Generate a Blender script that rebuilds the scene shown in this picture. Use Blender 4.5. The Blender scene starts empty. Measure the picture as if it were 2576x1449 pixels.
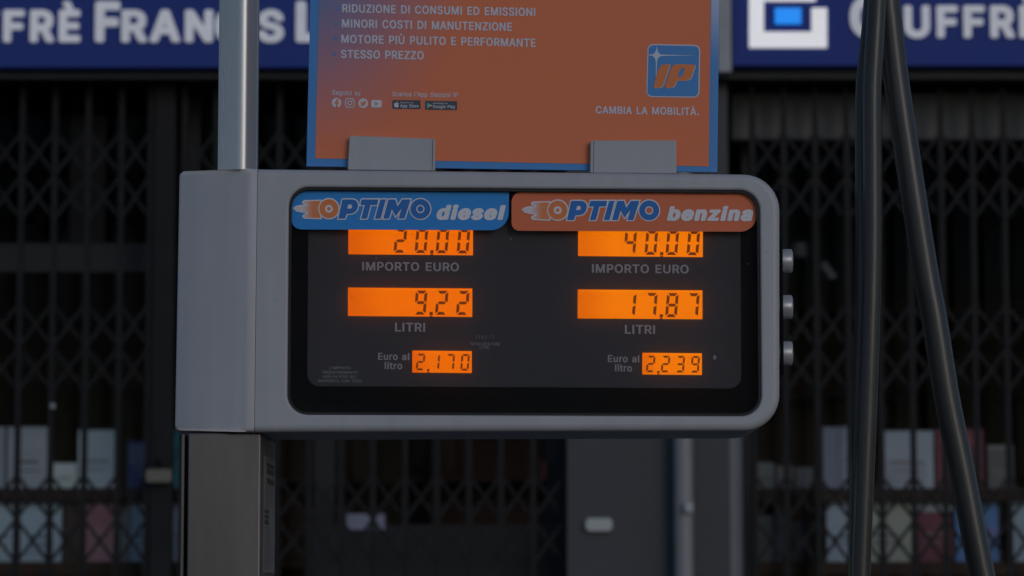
import bpy, bmesh, math, random
from mathutils import Vector, Matrix
random.seed(7)
SC = bpy.context.scene
COL = SC.collection

# ------------------------------------------------------------------ camera
CAM = Vector((0.0, -4.5, 1.30))
FPX = 7500.0                       # focal length in units of a 2576 px wide picture
PITCH = math.atan(0.10)
cd = bpy.data.cameras.new('camera')
cam = bpy.data.objects.new('camera', cd)
COL.objects.link(cam)
cam.location = CAM
cam.rotation_euler = (math.pi / 2 + PITCH, 0, 0)
cd.sensor_width = 36.0
cd.lens = FPX / 2576 * 36
cd.clip_start = 0.1
cd.clip_end = 1000
cd.dof.use_dof = True
cd.dof.focus_distance = 4.53
cd.dof.aperture_fstop = 5.6
SC.camera = cam

# ------------------------------------------------------------------ world, sun, exposure
w = bpy.data.worlds.new('World')
SC.world = w
w.use_nodes = True
nt = w.node_tree
bg = nt.nodes['Background']
sky = nt.nodes.new('ShaderNodeTexSky')
sky.sky_type = 'NISHITA'
sky.sun_disc = False
SUN_EL, SUN_AZ = math.radians(17), math.radians(152)   # azimuth clockwise from +Y
sky.sun_elevation = SUN_EL
sky.sun_rotation = SUN_AZ
sky.air_density = 1.0
sky.dust_density = 0.3
sky.ozone_density = 3.0
nt.links.new(sky.outputs[0], bg.inputs[0])
bg.inputs[1].default_value = 0.077
sd = bpy.data.lights.new('sun', 'SUN')
sd.energy = 0.43
sd.angle = math.radians(24)
sd.color = (1.0, 0.86, 0.75)
sun = bpy.data.objects.new('sun', sd)
COL.objects.link(sun)
svec = Vector((math.sin(SUN_AZ) * math.cos(SUN_EL), math.cos(SUN_AZ) * math.cos(SUN_EL), math.sin(SUN_EL)))
sun.rotation_euler = svec.to_track_quat('Z', 'Y').to_euler()
sun.location = (6, -12, 9)
SC.view_settings.view_transform = 'Standard'
SC.view_settings.look = 'None'
SC.view_settings.exposure = 0.0
SC.view_settings.gamma = 1.0
SC.view_settings.use_curve_mapping = False
SC.render.engine = 'CYCLES'
SC.cycles.use_denoising = True
SC.cycles.max_bounces = 8
SC.cycles.transparent_max_bounces = 12

# ------------------------------------------------------------------ measuring helper: picture point -> point on the upright plane y = Y
def W(x, y, Y=0.0):
    dx = (x - 1288.0) / FPX
    dz = (724.5 - y) / FPX
    c, s = math.cos(PITCH), math.sin(PITCH)
    ry = c - dz * s
    rz = s + dz * c
    t = (Y - CAM.y) / ry
    return Vector((CAM.x + dx * t, Y, CAM.z + rz * t))

# ------------------------------------------------------------------ materials
MATS = {}
def mat(name, color, rough=0.5, metal=0.0, spec=0.5, vary=0.10, scale=8.0, bump=0.0, bscale=120.0,
        emit=None, estr=1.0, coat=0.0, rvar=0.08, stretch=None, aniso=0.0, streak=0.0):
    if name in MATS:
        return MATS[name]
    m = bpy.data.materials.new(name)
    m.use_nodes = True
    n, l = m.node_tree.nodes, m.node_tree.links
    b = n['Principled BSDF']
    b.inputs['Roughness'].default_value = rough
    b.inputs['Metallic'].default_value = metal
    b.inputs['Specular IOR Level'].default_value = spec
    b.inputs['Coat Weight'].default_value = coat
    b.inputs['Coat Roughness'].default_value = 0.25
    b.inputs['Anisotropic'].default_value = aniso
    tc = n.new('ShaderNodeTexCoord')
    mp = n.new('ShaderNodeMapping')
    l.new(tc.outputs['Object'], mp.inputs['Vector'])
    if stretch:
        mp.inputs['Scale'].default_value = stretch
    nz = n.new('ShaderNodeTexNoise')
    nz.inputs['Scale'].default_value = scale
    nz.inputs['Detail'].default_value = 6
    nz.inputs['Roughness'].default_value = 0.6
    l.new(mp.outputs[0], nz.inputs['Vector'])
    mr = n.new('ShaderNodeMapRange')
    mr.inputs['From Min'].default_value = 0.3
    mr.inputs['From Max'].default_value = 0.7
    mr.inputs['To Min'].default_value = 1 - vary
    mr.inputs['To Max'].default_value = 1 + vary
    l.new(nz.outputs['Fac'], mr.inputs['Value'])
    mx = n.new('ShaderNodeVectorMath')
    mx.operation = 'SCALE'
    mx.inputs[0].default_value = color[:3]
    l.new(mr.outputs[0], mx.inputs['Scale'])
    col_out = mx.outputs[0]
    if streak > 0:
        m2 = n.new('ShaderNodeMapping')
        m2.inputs['Scale'].default_value = (34, 34, 1.6)
        l.new(tc.outputs['Object'], m2.inputs['Vector'])
        n3 = n.new('ShaderNodeTexNoise')
        n3.inputs['Scale'].default_value = 1.0
        n3.inputs['Detail'].default_value = 4
        l.new(m2.outputs[0], n3.inputs['Vector'])
        r3 = n.new('ShaderNodeMapRange')
        r3.inputs['From Min'].default_value = 0.42
        r3.inputs['From Max'].default_value = 0.72
        r3.inputs['To Min'].default_value = 1.0
        r3.inputs['To Max'].default_value = 1 - streak
        l.new(n3.outputs['Fac'], r3.inputs['Value'])
        v3 = n.new('ShaderNodeTexVoronoi')
        v3.inputs['Scale'].default_value = 22
        l.new(tc.outputs['Object'], v3.inputs['Vector'])
        t3 = n.new('ShaderNodeMapRange')
        t3.inputs['From Min'].default_value = 0.02
        t3.inputs['From Max'].default_value = 0.05
        t3.inputs['To Min'].default_value = 1 - streak * 3
        t3.inputs['To Max'].default_value = 1.0
        l.new(v3.outputs['Distance'], t3.inputs['Value'])
        mm = n.new('ShaderNodeMath'); mm.operation = 'MULTIPLY'
        l.new(r3.outputs[0], mm.inputs[0]); l.new(t3.outputs[0], mm.inputs[1])
        s3 = n.new('ShaderNodeVectorMath'); s3.operation = 'SCALE'
        l.new(mx.outputs[0], s3.inputs[0]); l.new(mm.outputs[0], s3.inputs['Scale'])
        col_out = s3.outputs[0]
    l.new(col_out, b.inputs['Base Color'])
    rr = n.new('ShaderNodeMapRange')
    rr.inputs['From Min'].default_value = 0.3
    rr.inputs['From Max'].default_value = 0.7
    rr.inputs['To Min'].default_value = max(0.0, rough - rvar)
    rr.inputs['To Max'].default_value = min(1.0, rough + rvar)
    l.new(nz.outputs['Fac'], rr.inputs['Value'])
    l.new(rr.outputs[0], b.inputs['Roughness'])
    if bump > 0:
        n2 = n.new('ShaderNodeTexNoise')
        n2.inputs['Scale'].default_value = bscale
        n2.inputs['Detail'].default_value = 3
        l.new(mp.outputs[0], n2.inputs['Vector'])
        bp = n.new('ShaderNodeBump')
        bp.inputs['Strength'].default_value = bump
        bp.inputs['Distance'].default_value = 0.001
        l.new(n2.outputs['Fac'], bp.inputs['Height'])
        l.new(bp.outputs[0], b.inputs['Normal'])
    if emit is not None:
        b.inputs['Emission Color'].default_value = (*emit, 1)
        b.inputs['Emission Strength'].default_value = estr
    MATS[name] = m
    return m

def mat_glass(name, gloss=0.5, tint=(0.9, 0.92, 0.93), dust=0.0, rough=0.02):
    m = bpy.data.materials.new(name)
    m.use_nodes = True
    n, l = m.node_tree.nodes, m.node_tree.links
    n.remove(n['Principled BSDF'])
    out = n['Material Output']
    tr = n.new('ShaderNodeBsdfTransparent')
    tr.inputs['Color'].default_value = (*tint, 1)
    gl = n.new('ShaderNodeBsdfGlossy')
    gl.inputs['Roughness'].default_value = rough
    fr = n.new('ShaderNodeFresnel')
    fr.inputs['IOR'].default_value = 1.45
    mu = n.new('ShaderNodeMath')
    mu.operation = 'MULTIPLY'
    mu.inputs[1].default_value = gloss
    l.new(fr.outputs[0], mu.inputs[0])
    mx = n.new('ShaderNodeMixShader')
    l.new(mu.outputs[0], mx.inputs[0])
    l.new(tr.outputs[0], mx.inputs[1])
    l.new(gl.outputs[0], mx.inputs[2])
    last = mx.outputs[0]
    if dust > 0:
        tl = n.new('ShaderNodeBsdfTranslucent')
        tl.inputs['Color'].default_value = (0.8, 0.8, 0.8, 1)
        df = n.new('ShaderNodeBsdfDiffuse')
        df.inputs['Color'].default_value = (0.6, 0.6, 0.62, 1)
        dm = n.new('ShaderNodeMixShader')
        dm.inputs[0].default_value = 0.0
        l.new(tl.outputs[0], dm.inputs[1])
        l.new(df.outputs[0], dm.inputs[2])
        tc = n.new('ShaderNodeTexCoord')
        nz = n.new('ShaderNodeTexNoise')
        nz.inputs['Scale'].default_value = 9
        nz.inputs['Detail'].default_value = 8
        l.new(tc.outputs['Object'], nz.inputs['Vector'])
        mr = n.new('ShaderNodeMapRange')
        mr.inputs['From Min'].default_value = 0.3
        mr.inputs['From Max'].default_value = 0.75
        mr.inputs['To Min'].default_value = dust * 0.7
        mr.inputs['To Max'].default_value = dust * 1.4
        l.new(nz.outputs['Fac'], mr.inputs['Value'])
        # small bright specks of dirt
        vo = n.new('ShaderNodeTexVoronoi')
        vo.inputs['Scale'].default_value = 26
        l.new(tc.outputs['Object'], vo.inputs['Vector'])
        lt = n.new('ShaderNodeMath')
        lt.operation = 'LESS_THAN'
        lt.inputs[1].default_value = 0.035
        l.new(vo.outputs['Distance'], lt.inputs[0])
        ms = n.new('ShaderNodeMath')
        ms.operation = 'MULTIPLY'
        ms.inputs[1].default_value = 0.22
        l.new(lt.outputs[0], ms.inputs[0])
        l.new(lt.outputs[0], dm.inputs[0])
        ad = n.new('ShaderNodeMath')
        ad.operation = 'ADD'
        l.new(mr.outputs[0], ad.inputs[0])
        l.new(ms.outputs[0], ad.inputs[1])
        m2 = n.new('ShaderNodeMixShader')
        l.new(ad.outputs[0], m2.inputs[0])
        l.new(last, m2.inputs[1])
        l.new(dm.outputs[0], m2.inputs[2])
        last = m2.outputs[0]
    l.new(last, out.inputs['Surface'])
    MATS[name] = m
    return m

def mat_axis_gradient(name, c1, c2, axis, a, b, rough=0.5, spec=0.4):
    """colour that runs from c1 (object coordinate a) to c2 (b) along an axis vector"""
    m = bpy.data.materials.new(name)
    m.use_nodes = True
    n, l = m.node_tree.nodes, m.node_tree.links
    bs = n['Principled BSDF']
    bs.inputs['Roughness'].default_value = rough
    bs.inputs['Specular IOR Level'].default_value = spec
    tc = n.new('ShaderNodeTexCoord')
    dp = n.new('ShaderNodeVectorMath')
    dp.operation = 'DOT_PRODUCT'
    dp.inputs[1].default_value = axis
    l.new(tc.outputs['Object'], dp.inputs[0])
    mr = n.new('ShaderNodeMapRange')
    mr.interpolation_type = 'SMOOTHSTEP'
    mr.inputs['From Min'].default_value = a
    mr.inputs['From Max'].default_value = b
    l.new(dp.outputs['Value'], mr.inputs['Value'])
    mx = n.new('ShaderNodeMix')
    mx.data_type = 'RGBA'
    mx.inputs['A'].default_value = (*c1, 1)
    mx.inputs['B'].default_value = (*c2, 1)
    l.new(mr.outputs[0], mx.inputs['Factor'])
    l.new(mx.outputs['Result'], bs.inputs['Base Color'])
    return m

# ------------------------------------------------------------------ object helpers
def link(name, me, m, parent=None, origin=None):
    """me holds world coordinates; the object sits at its thing's origin"""
    if parent is not None:
        org = parent['org']
    elif origin is not None:
        org = Vector(origin)
    else:
        xs = [v.co for v in me.vertices]
        org = Vector(((min(v.x for v in xs) + max(v.x for v in xs)) / 2,
                      (min(v.y for v in xs) + max(v.y for v in xs)) / 2,
                      min(v.z for v in xs)))
    me.transform(Matrix.Translation(-Vector(org)))
    o = bpy.data.objects.new(name, me)
    COL.objects.link(o)
    if m is not None:
        me.materials.clear()
        me.materials.append(m)
    if parent is not None:
        o.parent = parent['ob']
        if parent.get('is_part'):
            pass
    else:
        o.location = org
    return o

def P(ob, org):
    return {'ob': ob, 'org': Vector(org)}

def thing(name, label, cat, org, group=None):
    o = bpy.data.objects.new(name, None)
    o.empty_display_size = 0.05
    COL.objects.link(o)
    o.location = org
    o['label'] = label
    o['category'] = cat
    if group:
        o['group'] = group
    return P(o, org)

def tag(o, label, cat, group=None):
    o['label'] = label
    o['category'] = cat
    if group:
        o['group'] = group
    return o

def struct(o):
    o['kind'] = 'structure'
    return o

def sub(o, parent):
    """handle for parenting sub-parts to a part of the same thing"""
    return P(o, parent['org'])

def bm_mesh(bm, name='m', smooth=None):
    bmesh.ops.recalc_face_normals(bm, faces=bm.faces)
    bm.normal_update()
    me = bpy.data.meshes.new(name)
    if smooth is not None:
        for f in bm.faces:
            f.smooth = max(abs(f.normal.x), abs(f.normal.y), abs(f.normal.z)) < 0.99995
        for e in bm.edges:
            if len(e.link_faces) == 2 and e.calc_face_angle(0) > smooth:
                e.smooth = False
    bm.to_mesh(me)
    bm.free()
    return me

def box_bm(x0, x1, y0, y1, z0, z1, bm=None, bevel=0, segs=2):
    bm = bm or bmesh.new()
    vs = [bm.verts.new((x, y, z)) for x in (x0, x1) for y in (y0, y1) for z in (z0, z1)]
    fs = [(0, 1, 3, 2), (4, 6, 7, 5), (0, 4, 5, 1), (2, 3, 7, 6), (0, 2, 6, 4), (1, 5, 7, 3)]
    faces = [bm.faces.new([vs[i] for i in f]) for f in fs]
    if bevel:
        es = list({e for f in faces for e in f.edges})
        bmesh.ops.bevel(bm, geom=es, offset=bevel, segments=segs, affect='EDGES', profile=0.5)
    return bm

def box(x0, x1, y0, y1, z0, z1, bevel=0, segs=2):
    bm = box_bm(x0, x1, y0, y1, z0, z1, bevel=bevel, segs=segs)
    return bm_mesh(bm, smooth=math.radians(40) if bevel else None)

def round_loop(pts, radii, seg=8):
    """rounded polygon in 2D; always seg+1 points per corner"""
    out = []
    n = len(pts)
    for i in range(n):
        p = Vector(pts[i]); a = Vector(pts[i - 1]) - p; b = Vector(pts[(i + 1) % n]) - p
        la, lb = a.length, b.length
        a.normalize(); b.normalize()
        ang = a.angle(b)
        r = max(radii[i], 1e-5)
        d = min(r / math.tan(ang / 2), la * 0.49, lb * 0.49)
        r = d * math.tan(ang / 2)
        c = p + (a + b).normalized() * (r / math.sin(ang / 2))
        s = p + a * d - c
        e = p + b * d - c
        a0 = math.atan2(s.y, s.x); a1 = math.atan2(e.y, e.x)
        da = (a1 - a0 + math.pi) % (2 * math.pi) - math.pi
        for k in range(seg + 1):
            t = a0 + da * k / seg
            out.append(Vector((c.x + r * math.cos(t), c.y + r * math.sin(t))))
    return out

def inset(loop, d):
    """move a 2D loop inward by d (outward if negative)"""
    n = len(loop)
    area = sum(loop[i].x * loop[(i + 1) % n].y - loop[(i + 1) % n].x * loop[i].y for i in range(n))
    s = 1 if area > 0 else -1
    out = []
    for i in range(n):
        t1 = (loop[i] - loop[i - 1]); t2 = (loop[(i + 1) % n] - loop[i])
        if t1.length < 1e-7: t1 = t2
        if t2.length < 1e-7: t2 = t1
        n1 = Vector((-t1.y, t1.x)).normalized(); n2 = Vector((-t2.y, t2.x)).normalized()
        nn = (n1 + n2)
        nn = nn.normalized() if nn.length > 1e-6 else n1
        k = 1 / max(0.5, nn.dot(n1))
        out.append(loop[i] + nn * s * d * k)
    return out

def px_loop(pts, Y, radii_px=None, seg=8):
    ws = [W(x, y, Y) for x, y in pts]
    p2 = [(v.x, v.z) for v in ws]
    if radii_px is None:
        radii_px = [0.01] * len(pts)
    k = (Y - CAM.y) / FPX
    return round_loop(p2, [r * k for r in radii_px], seg)

def plate(loop, y_front, thick, bevel=0.0):
    """prism with outline loop (X,Z), front face at y_front"""
    bm = bmesh.new()
    rings = []
    if bevel:
        prof = [(inset(loop, bevel), y_front), (inset(loop, bevel * 0.3), y_front + bevel * 0.3), (loop, y_front + bevel)]
    else:
        prof = [(loop, y_front)]
    prof.append((loop, y_front + thick))
    for lp, y in prof:
        rings.append([bm.verts.new((p.x, y, p.y)) for p in lp])
    bm.faces.new(rings[0])
    bm.faces.new(list(reversed(rings[-1])))
    n = len(loop)
    for a, b in zip(rings, rings[1:]):
        for i in range(n):
            try:
                bm.faces.new([a[i], a[(i + 1) % n], b[(i + 1) % n], b[i]])
            except ValueError:
                pass
    return bm_mesh(bm, smooth=math.radians(35) if bevel else None)

def px_plate(pts, Y, thick, radii=None, seg=8, bevel=0.0):
    return plate(px_loop(pts, Y, radii, seg), Y, thick, bevel)

def px_rect(x0, y0, x1, y1, Y, thick, r=0.0, bevel=0.0, seg=6):
    return px_plate([(x0, y0), (x1, y0), (x1, y1), (x0, y1)], Y, thick, [r] * 4, seg, bevel)

def tube(pts, radius, segs=16, cap=True, ell=None):
    """tube through a list of points (Catmull-Rom smoothed)"""
    P_ = [Vector(p) for p in pts]
    sm = []
    n = len(P_)
    for i in range(n - 1):
        p0 = P_[max(i - 1, 0)]; p1 = P_[i]; p2 = P_[i + 1]; p3 = P_[min(i + 2, n - 1)]
        for k in range(8):
            t = k / 8
            sm.append(0.5 * ((2 * p1) + (-p0 + p2) * t + (2 * p0 - 5 * p1 + 4 * p2 - p3) * t * t + (-p0 + 3 * p1 - 3 * p2 + p3) * t ** 3))
    sm.append(P_[-1])
    bm = bmesh.new()
    rings = []
    for i, p in enumerate(sm):
        t = (sm[min(i + 1, len(sm) - 1)] - sm[max(i - 1, 0)]).normalized()
        u = Vector((0, 1, 0)) - t * t.y
        if u.length < 1e-3: u = Vector((1, 0, 0))
        u.normalize()
        v = t.cross(u)
        r = radius[i * len(radius) // len(sm)] if isinstance(radius, list) else radius
        rings.append([bm.verts.new(p + (u * math.cos(a) + v * math.sin(a)) * r) for a in [2 * math.pi * k / segs for k in range(segs)]])
    for a, b in zip(rings, rings[1:]):
        for k in range(segs):
            bm.faces.new([a[k], a[(k + 1) % segs], b[(k + 1) % segs], b[k]])
    if cap:
        bm.faces.new(rings[0]); bm.faces.new(list(reversed(rings[-1])))
    return bm_mesh(bm, smooth=math.radians(50))

# ---- flat print: outlines and text ----
def curve_to_mesh(cu, extr):
    ob = bpy.data.objects.new('tmp', cu)
    COL.objects.link(ob)
    dg = bpy.context.evaluated_depsgraph_get()
    dg.update()
    me = bpy.data.meshes.new_from_object(ob.evaluated_get(dg))
    bpy.data.objects.remove(ob)
    bpy.data.curves.remove(cu)
    return me

# letter outlines (thousandths of an em), one set per weight: R regular, B bold, X extra bold
GLYPHS = {
 'R': {
  ' ': (300, ''),
  "'": (227, '60,454 60,508 63,516 73,519 135,519 147,513 143,356 140,315 135,309 80,307 68,313 64,330'),
  '0': (474, '36,223 38,318 51,380 60,408 77,442 98,470 124,494 154,511 185,521 225,526 258,524 294,514 318,502 335,490 363,461 392,411 407,363 417,296 416,208 409,154 389,91 367,51 344,26 328,13 285,-9 246,-16 213,-17 163,-6 122,15 104,31 82,58 60,99 41,173|121,280 121,225 129,173 141,130 163,91 187,70 215,60 239,60 271,73 292,93 311,127 324,168 331,215 331,292 326,327 314,375 296,409 277,431 265,440 235,450 206,447 192,442 177,432 158,411 139,373 126,325'),
  '1': (474, '64,4 65,56 70,62 194,64 199,66 200,70 199,423 194,423 99,353 85,350 77,353 74,358 75,432 194,518 280,518 287,513 288,508 288,68 294,64 389,64 399,61 402,54 401,-4 389,-9 77,-9 67,-6'),
  '2': (474, '52,4 52,49 55,56 255,268 292,318 304,344 307,358 307,385 304,396 299,408 286,427 268,440 249,447 215,450 187,442 170,432 160,423 146,399 138,361 135,356 125,352 63,353 55,361 55,389 60,415 69,437 82,459 101,481 130,502 161,516 192,524 227,526 273,521 311,507 339,488 364,463 385,425 393,394 393,356 385,318 366,280 331,232 180,69 187,67 392,66 400,58 399,-4 387,-9 65,-9 55,-6'),
  '3': (474, '31,130 34,137 42,140 113,140 120,135 132,101 151,79 180,65 206,60 227,60 263,67 285,79 306,104 316,132 316,156 309,182 297,201 282,216 261,228 235,236 156,238 149,241 145,246 145,299 148,308 250,423 263,442 65,444 58,449 57,454 57,508 60,515 73,519 368,519 380,515 383,508 382,453 251,304 254,300 304,290 332,275 365,250 390,215 399,192 405,165 405,123 394,85 374,49 351,26 332,13 282,-9 237,-17 196,-16 163,-11 132,-2 99,15 68,41 51,63 41,82'),
  '4': (474, '29,108 30,168 232,509 246,519 308,519 318,516 321,508 318,496 129,175 137,171 267,173 270,320 282,326 342,326 352,323 355,315 355,175 361,171 415,171 425,166 426,158 426,106 423,99 413,95 361,95 355,92 354,-4 339,-10 280,-9 270,-4 269,89 265,95 42,95 32,99'),
  '5': (474, '48,123 49,135 58,140 125,140 134,132 146,99 156,86 170,75 196,63 232,60 268,72 293,94 306,118 316,161 311,194 297,225 282,243 258,259 232,266 189,264 164,256 127,236 65,243 56,249 85,513 99,519 365,519 376,515 379,508 379,454 377,449 370,444 164,442 160,427 150,339 150,330 154,326 182,337 206,343 251,343 280,337 318,321 338,308 373,271 390,239 400,206 402,139 392,94 378,65 364,46 330,15 295,-4 273,-11 239,-17 180,-14 154,-6 123,8 96,26 82,41 67,61 56,85'),
  '6': (474, '52,137 53,189 60,223 72,254 105,315 237,509 251,519 320,519 330,516 333,508 330,499 211,325 256,324 301,314 330,299 349,286 378,251 390,227 397,201 400,185 400,130 390,89 370,53 354,33 333,15 285,-9 246,-16 211,-17 168,-9 118,17 101,31 86,49 65,85 56,115|138,170 141,127 155,96 168,81 187,67 211,60 227,58 254,63 265,67 283,80 299,100 309,120 314,139 314,175 306,201 297,218 287,231 273,242 239,255 213,255 201,252 187,247 170,236 148,206'),
  '7': (474, '50,456 50,511 54,516 61,519 389,519 399,516 402,511 401,441 180,1 170,-9 96,-9 87,-4 86,8 303,439 296,443 63,443 53,446'),
  '8': (474, '40,118 41,158 48,189 58,208 82,240 118,268 101,281 77,308 67,327 60,354 60,404 63,420 72,444 88,468 117,494 149,511 180,521 225,526 258,524 292,516 323,502 349,483 371,458 385,432 393,404 393,358 387,335 378,313 365,295 334,268 368,243 387,220 404,189 412,158 412,113 409,96 395,63 378,42 346,15 301,-6 246,-17 206,-17 173,-12 135,1 106,15 82,33 63,55 53,73 46,89|129,149 129,123 136,104 148,87 163,75 177,67 208,60 244,60 268,65 285,72 302,85 311,96 324,127 324,151 321,163 304,193 290,206 275,215 251,223 232,226 201,223 180,216 162,206 139,180|145,380 148,354 162,327 182,310 213,300 244,301 261,306 278,315 296,337 307,370 304,396 293,420 270,440 237,450 211,449 187,442 174,435 157,415 148,396'),
  '9': (474, '52,327 52,377 55,394 63,420 75,444 86,461 115,489 142,507 170,518 194,524 227,526 270,521 306,509 339,488 363,464 389,420 400,377 400,323 394,294 385,265 371,235 340,182 214,-4 208,-8 130,-9 120,-4 119,4 240,180 240,185 189,186 156,194 130,205 108,220 86,242 72,263 58,296|138,363 138,337 151,299 172,273 187,262 208,255 225,252 244,255 261,260 278,270 299,294 309,313 314,332 314,368 299,408 275,435 258,444 239,450 213,450 201,447 175,433 160,418 151,405 141,380'),
  'A': (500, '5,1 189,511 194,516 204,519 282,517 292,504 473,11 473,-4 465,-9 458,-10 396,-9 385,-5 335,130 325,133 146,132 95,-6 85,-9 15,-9 8,-6|173,211 175,208 182,207 299,207 306,211 239,405 234,396'),
  'B': (477, '48,4 49,513 61,519 254,519 306,511 349,492 374,473 395,444 406,413 409,396 409,349 403,325 387,298 373,283 350,268 353,263 377,249 395,235 411,213 425,180 431,137 428,108 421,80 411,61 390,35 363,15 323,-2 296,-7 273,-10 61,-9 51,-6|136,213 136,75 138,68 258,67 280,69 313,82 324,89 333,101 343,127 340,158 325,188 304,206 275,218 256,221 142,221 137,219|136,435 136,304 138,296 244,295 261,298 277,303 294,313 314,335 324,363 324,380 314,408 304,421 292,430 275,437 242,443 142,443 137,441'),
  'C': (531, '29,225 29,287 34,325 44,363 58,399 82,438 108,467 146,495 182,511 218,521 268,526 318,521 354,511 380,499 419,473 449,439 473,396 486,351 483,342 473,338 406,338 396,344 385,377 373,396 349,421 330,432 301,442 285,445 249,445 206,433 177,414 148,380 127,335 119,304 115,256 117,220 125,182 143,137 160,113 181,92 211,74 230,67 261,62 304,67 339,82 363,100 383,127 396,163 401,167 470,169 482,163 483,146 471,106 443,61 404,25 349,-4 289,-16 225,-14 168,3 127,27 88,63 65,96 53,120 36,170'),
  'D': (523, '48,4 49,513 61,519 237,519 270,516 315,506 335,499 385,470 421,435 440,406 461,356 471,306 474,230 469,189 452,127 427,84 393,46 370,29 327,8 285,-5 246,-9 61,-9 51,-6|136,435 136,70 142,67 235,67 265,72 299,83 330,103 354,129 368,156 380,192 386,220 388,261 381,315 367,356 354,380 329,408 311,421 285,433 251,440 225,443 142,443 137,441'),
  'E': (439, '48,4 49,513 56,518 63,519 368,519 380,516 383,508 383,454 382,449 375,444 144,443 137,441 136,304 138,296 358,294 366,287 367,232 364,223 354,219 138,218 136,211 136,75 137,69 142,67 380,66 388,58 387,-4 375,-9 61,-9 51,-6'),
  'F': (431, '48,4 49,513 56,518 63,519 365,519 377,516 381,508 381,454 380,449 373,444 144,443 137,441 137,290 144,288 349,287 357,280 357,220 354,215 344,212 138,211 136,204 135,-4 125,-9 58,-9 49,-4'),
  'G': (541, '29,225 29,287 34,325 51,385 63,410 88,446 115,474 154,499 180,511 215,521 268,526 315,521 363,506 408,480 431,461 459,425 475,392 486,358 485,346 482,341 473,338 406,338 396,344 379,382 365,402 339,425 315,437 296,443 246,445 210,435 176,413 160,396 144,373 127,335 119,304 115,254 119,206 132,161 151,125 177,95 208,76 244,64 270,62 296,65 327,75 352,89 371,108 385,129 397,158 402,185 401,188 396,190 285,191 275,194 271,204 271,254 274,261 285,264 475,264 489,259 490,185 488,158 480,125 466,92 447,63 415,31 396,17 358,-2 335,-9 292,-16 225,-14 173,1 130,25 86,65 65,96 41,151 34,185'),
  'H': (538, '48,4 49,513 58,519 120,519 127,518 135,513 136,306 138,299 373,298 379,299 381,304 382,513 394,519 456,519 466,515 469,506 468,-4 458,-9 396,-10 389,-9 382,-4 381,215 379,220 373,221 138,220 136,213 135,-4 125,-9 58,-9 49,-4'),
  'I': (207, '48,4 48,511 51,516 58,519 127,519 135,515 138,508 138,-1 135,-6 127,-9 61,-9 51,-6'),
  'L': (414, '48,4 48,511 51,516 58,519 125,519 133,515 136,508 136,70 144,67 365,66 374,58 374,-1 370,-6 361,-9 61,-9 51,-6'),
  'M': (649, '48,4 48,506 51,515 61,519 151,519 164,513 285,204 310,130 315,122 465,513 477,519 565,519 576,515 579,506 579,4 576,-6 565,-9 506,-9 496,-6 493,-1 492,344 487,337 356,1 351,-6 339,-10 285,-9 275,-4 140,337 135,344 133,-1 130,-6 123,-9 61,-9 51,-6'),
  'N': (544, '48,4 49,513 61,519 135,519 150,511 377,151 387,139 386,511 389,516 399,519 463,519 473,515 476,506 475,-4 461,-10 387,-9 375,-4 205,261 139,370 136,368 136,361 135,-1 132,-6 125,-9 61,-9 51,-6'),
  'O': (554, '29,225 29,287 36,335 46,370 67,415 98,456 122,477 156,499 204,518 265,526 304,524 346,514 387,495 423,469 451,438 476,399 492,356 505,289 505,223 497,173 483,125 456,77 417,35 385,13 342,-6 287,-17 225,-14 168,3 127,27 91,61 70,89 55,115 36,170|115,256 117,220 125,182 143,137 158,115 180,93 201,79 230,67 263,62 301,67 330,77 351,91 376,115 399,156 409,182 416,218 419,249 416,289 409,327 401,350 383,385 369,401 344,423 323,435 285,445 249,445 218,437 187,421 162,399 141,368 127,335 119,304'),
  'P': (465, '48,4 49,513 61,519 249,519 301,511 346,492 363,481 389,454 406,425 416,394 421,358 419,313 411,282 399,256 377,227 359,211 335,196 304,184 261,176 138,175 136,168 135,-4 125,-9 58,-9 49,-4|136,435 136,261 138,254 249,253 287,263 309,280 325,308 333,349 325,387 307,418 285,433 242,443 142,443 137,441'),
  'R': (470, '48,4 49,513 61,519 251,519 304,511 354,490 383,465 395,451 409,425 416,404 421,373 421,332 418,311 409,280 395,254 365,224 335,206 333,201 433,18 438,6 437,-4 430,-9 423,-10 354,-9 342,-5 240,185 232,188 142,188 136,185 136,1 133,-6 123,-9 58,-9 49,-4|136,435 136,273 138,265 242,264 263,267 294,277 318,298 330,327 333,361 330,377 318,406 311,417 297,427 282,435 242,443 142,443 137,441'),
  'S': (467, '26,130 27,140 37,145 108,144 116,139 129,101 144,83 173,67 204,60 244,60 268,65 292,75 311,88 327,111 333,132 333,149 321,173 308,185 282,199 144,241 118,253 80,279 58,304 46,327 41,354 43,408 60,449 93,485 142,511 192,524 227,526 263,524 306,514 349,492 386,458 402,432 412,399 412,377 404,370 334,370 325,377 314,408 297,427 261,444 225,450 182,442 151,425 134,401 127,375 129,361 136,346 161,325 187,313 275,287 325,270 376,239 399,213 414,187 419,168 419,111 414,89 404,68 386,42 373,29 346,10 323,-2 268,-16 206,-19 154,-11 125,-2 101,10 64,39 48,61 36,85'),
  'T': (469, '19,456 19,511 23,516 30,519 415,519 428,513 429,454 423,445 275,443 269,439 269,1 263,-8 192,-9 185,-6 181,-1 180,441 173,443 30,443 20,449'),
  'U': (538, '48,161 48,506 51,515 61,519 123,519 135,513 136,177 139,154 144,137 155,113 180,86 208,70 244,62 277,62 320,74 349,95 368,125 375,144 381,173 381,511 385,516 394,519 458,519 468,513 469,149 464,120 454,94 435,61 415,38 399,25 363,3 311,-14 294,-17 225,-17 177,-6 125,20 85,58 63,94 53,125'),
  'Z': (459, '29,4 30,52 297,439 296,442 289,443 37,444 29,451 30,513 44,519 394,519 406,516 410,506 409,463 406,454 142,70 149,67 404,66 412,58 411,-4 399,-9 42,-9 32,-6'),
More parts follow.
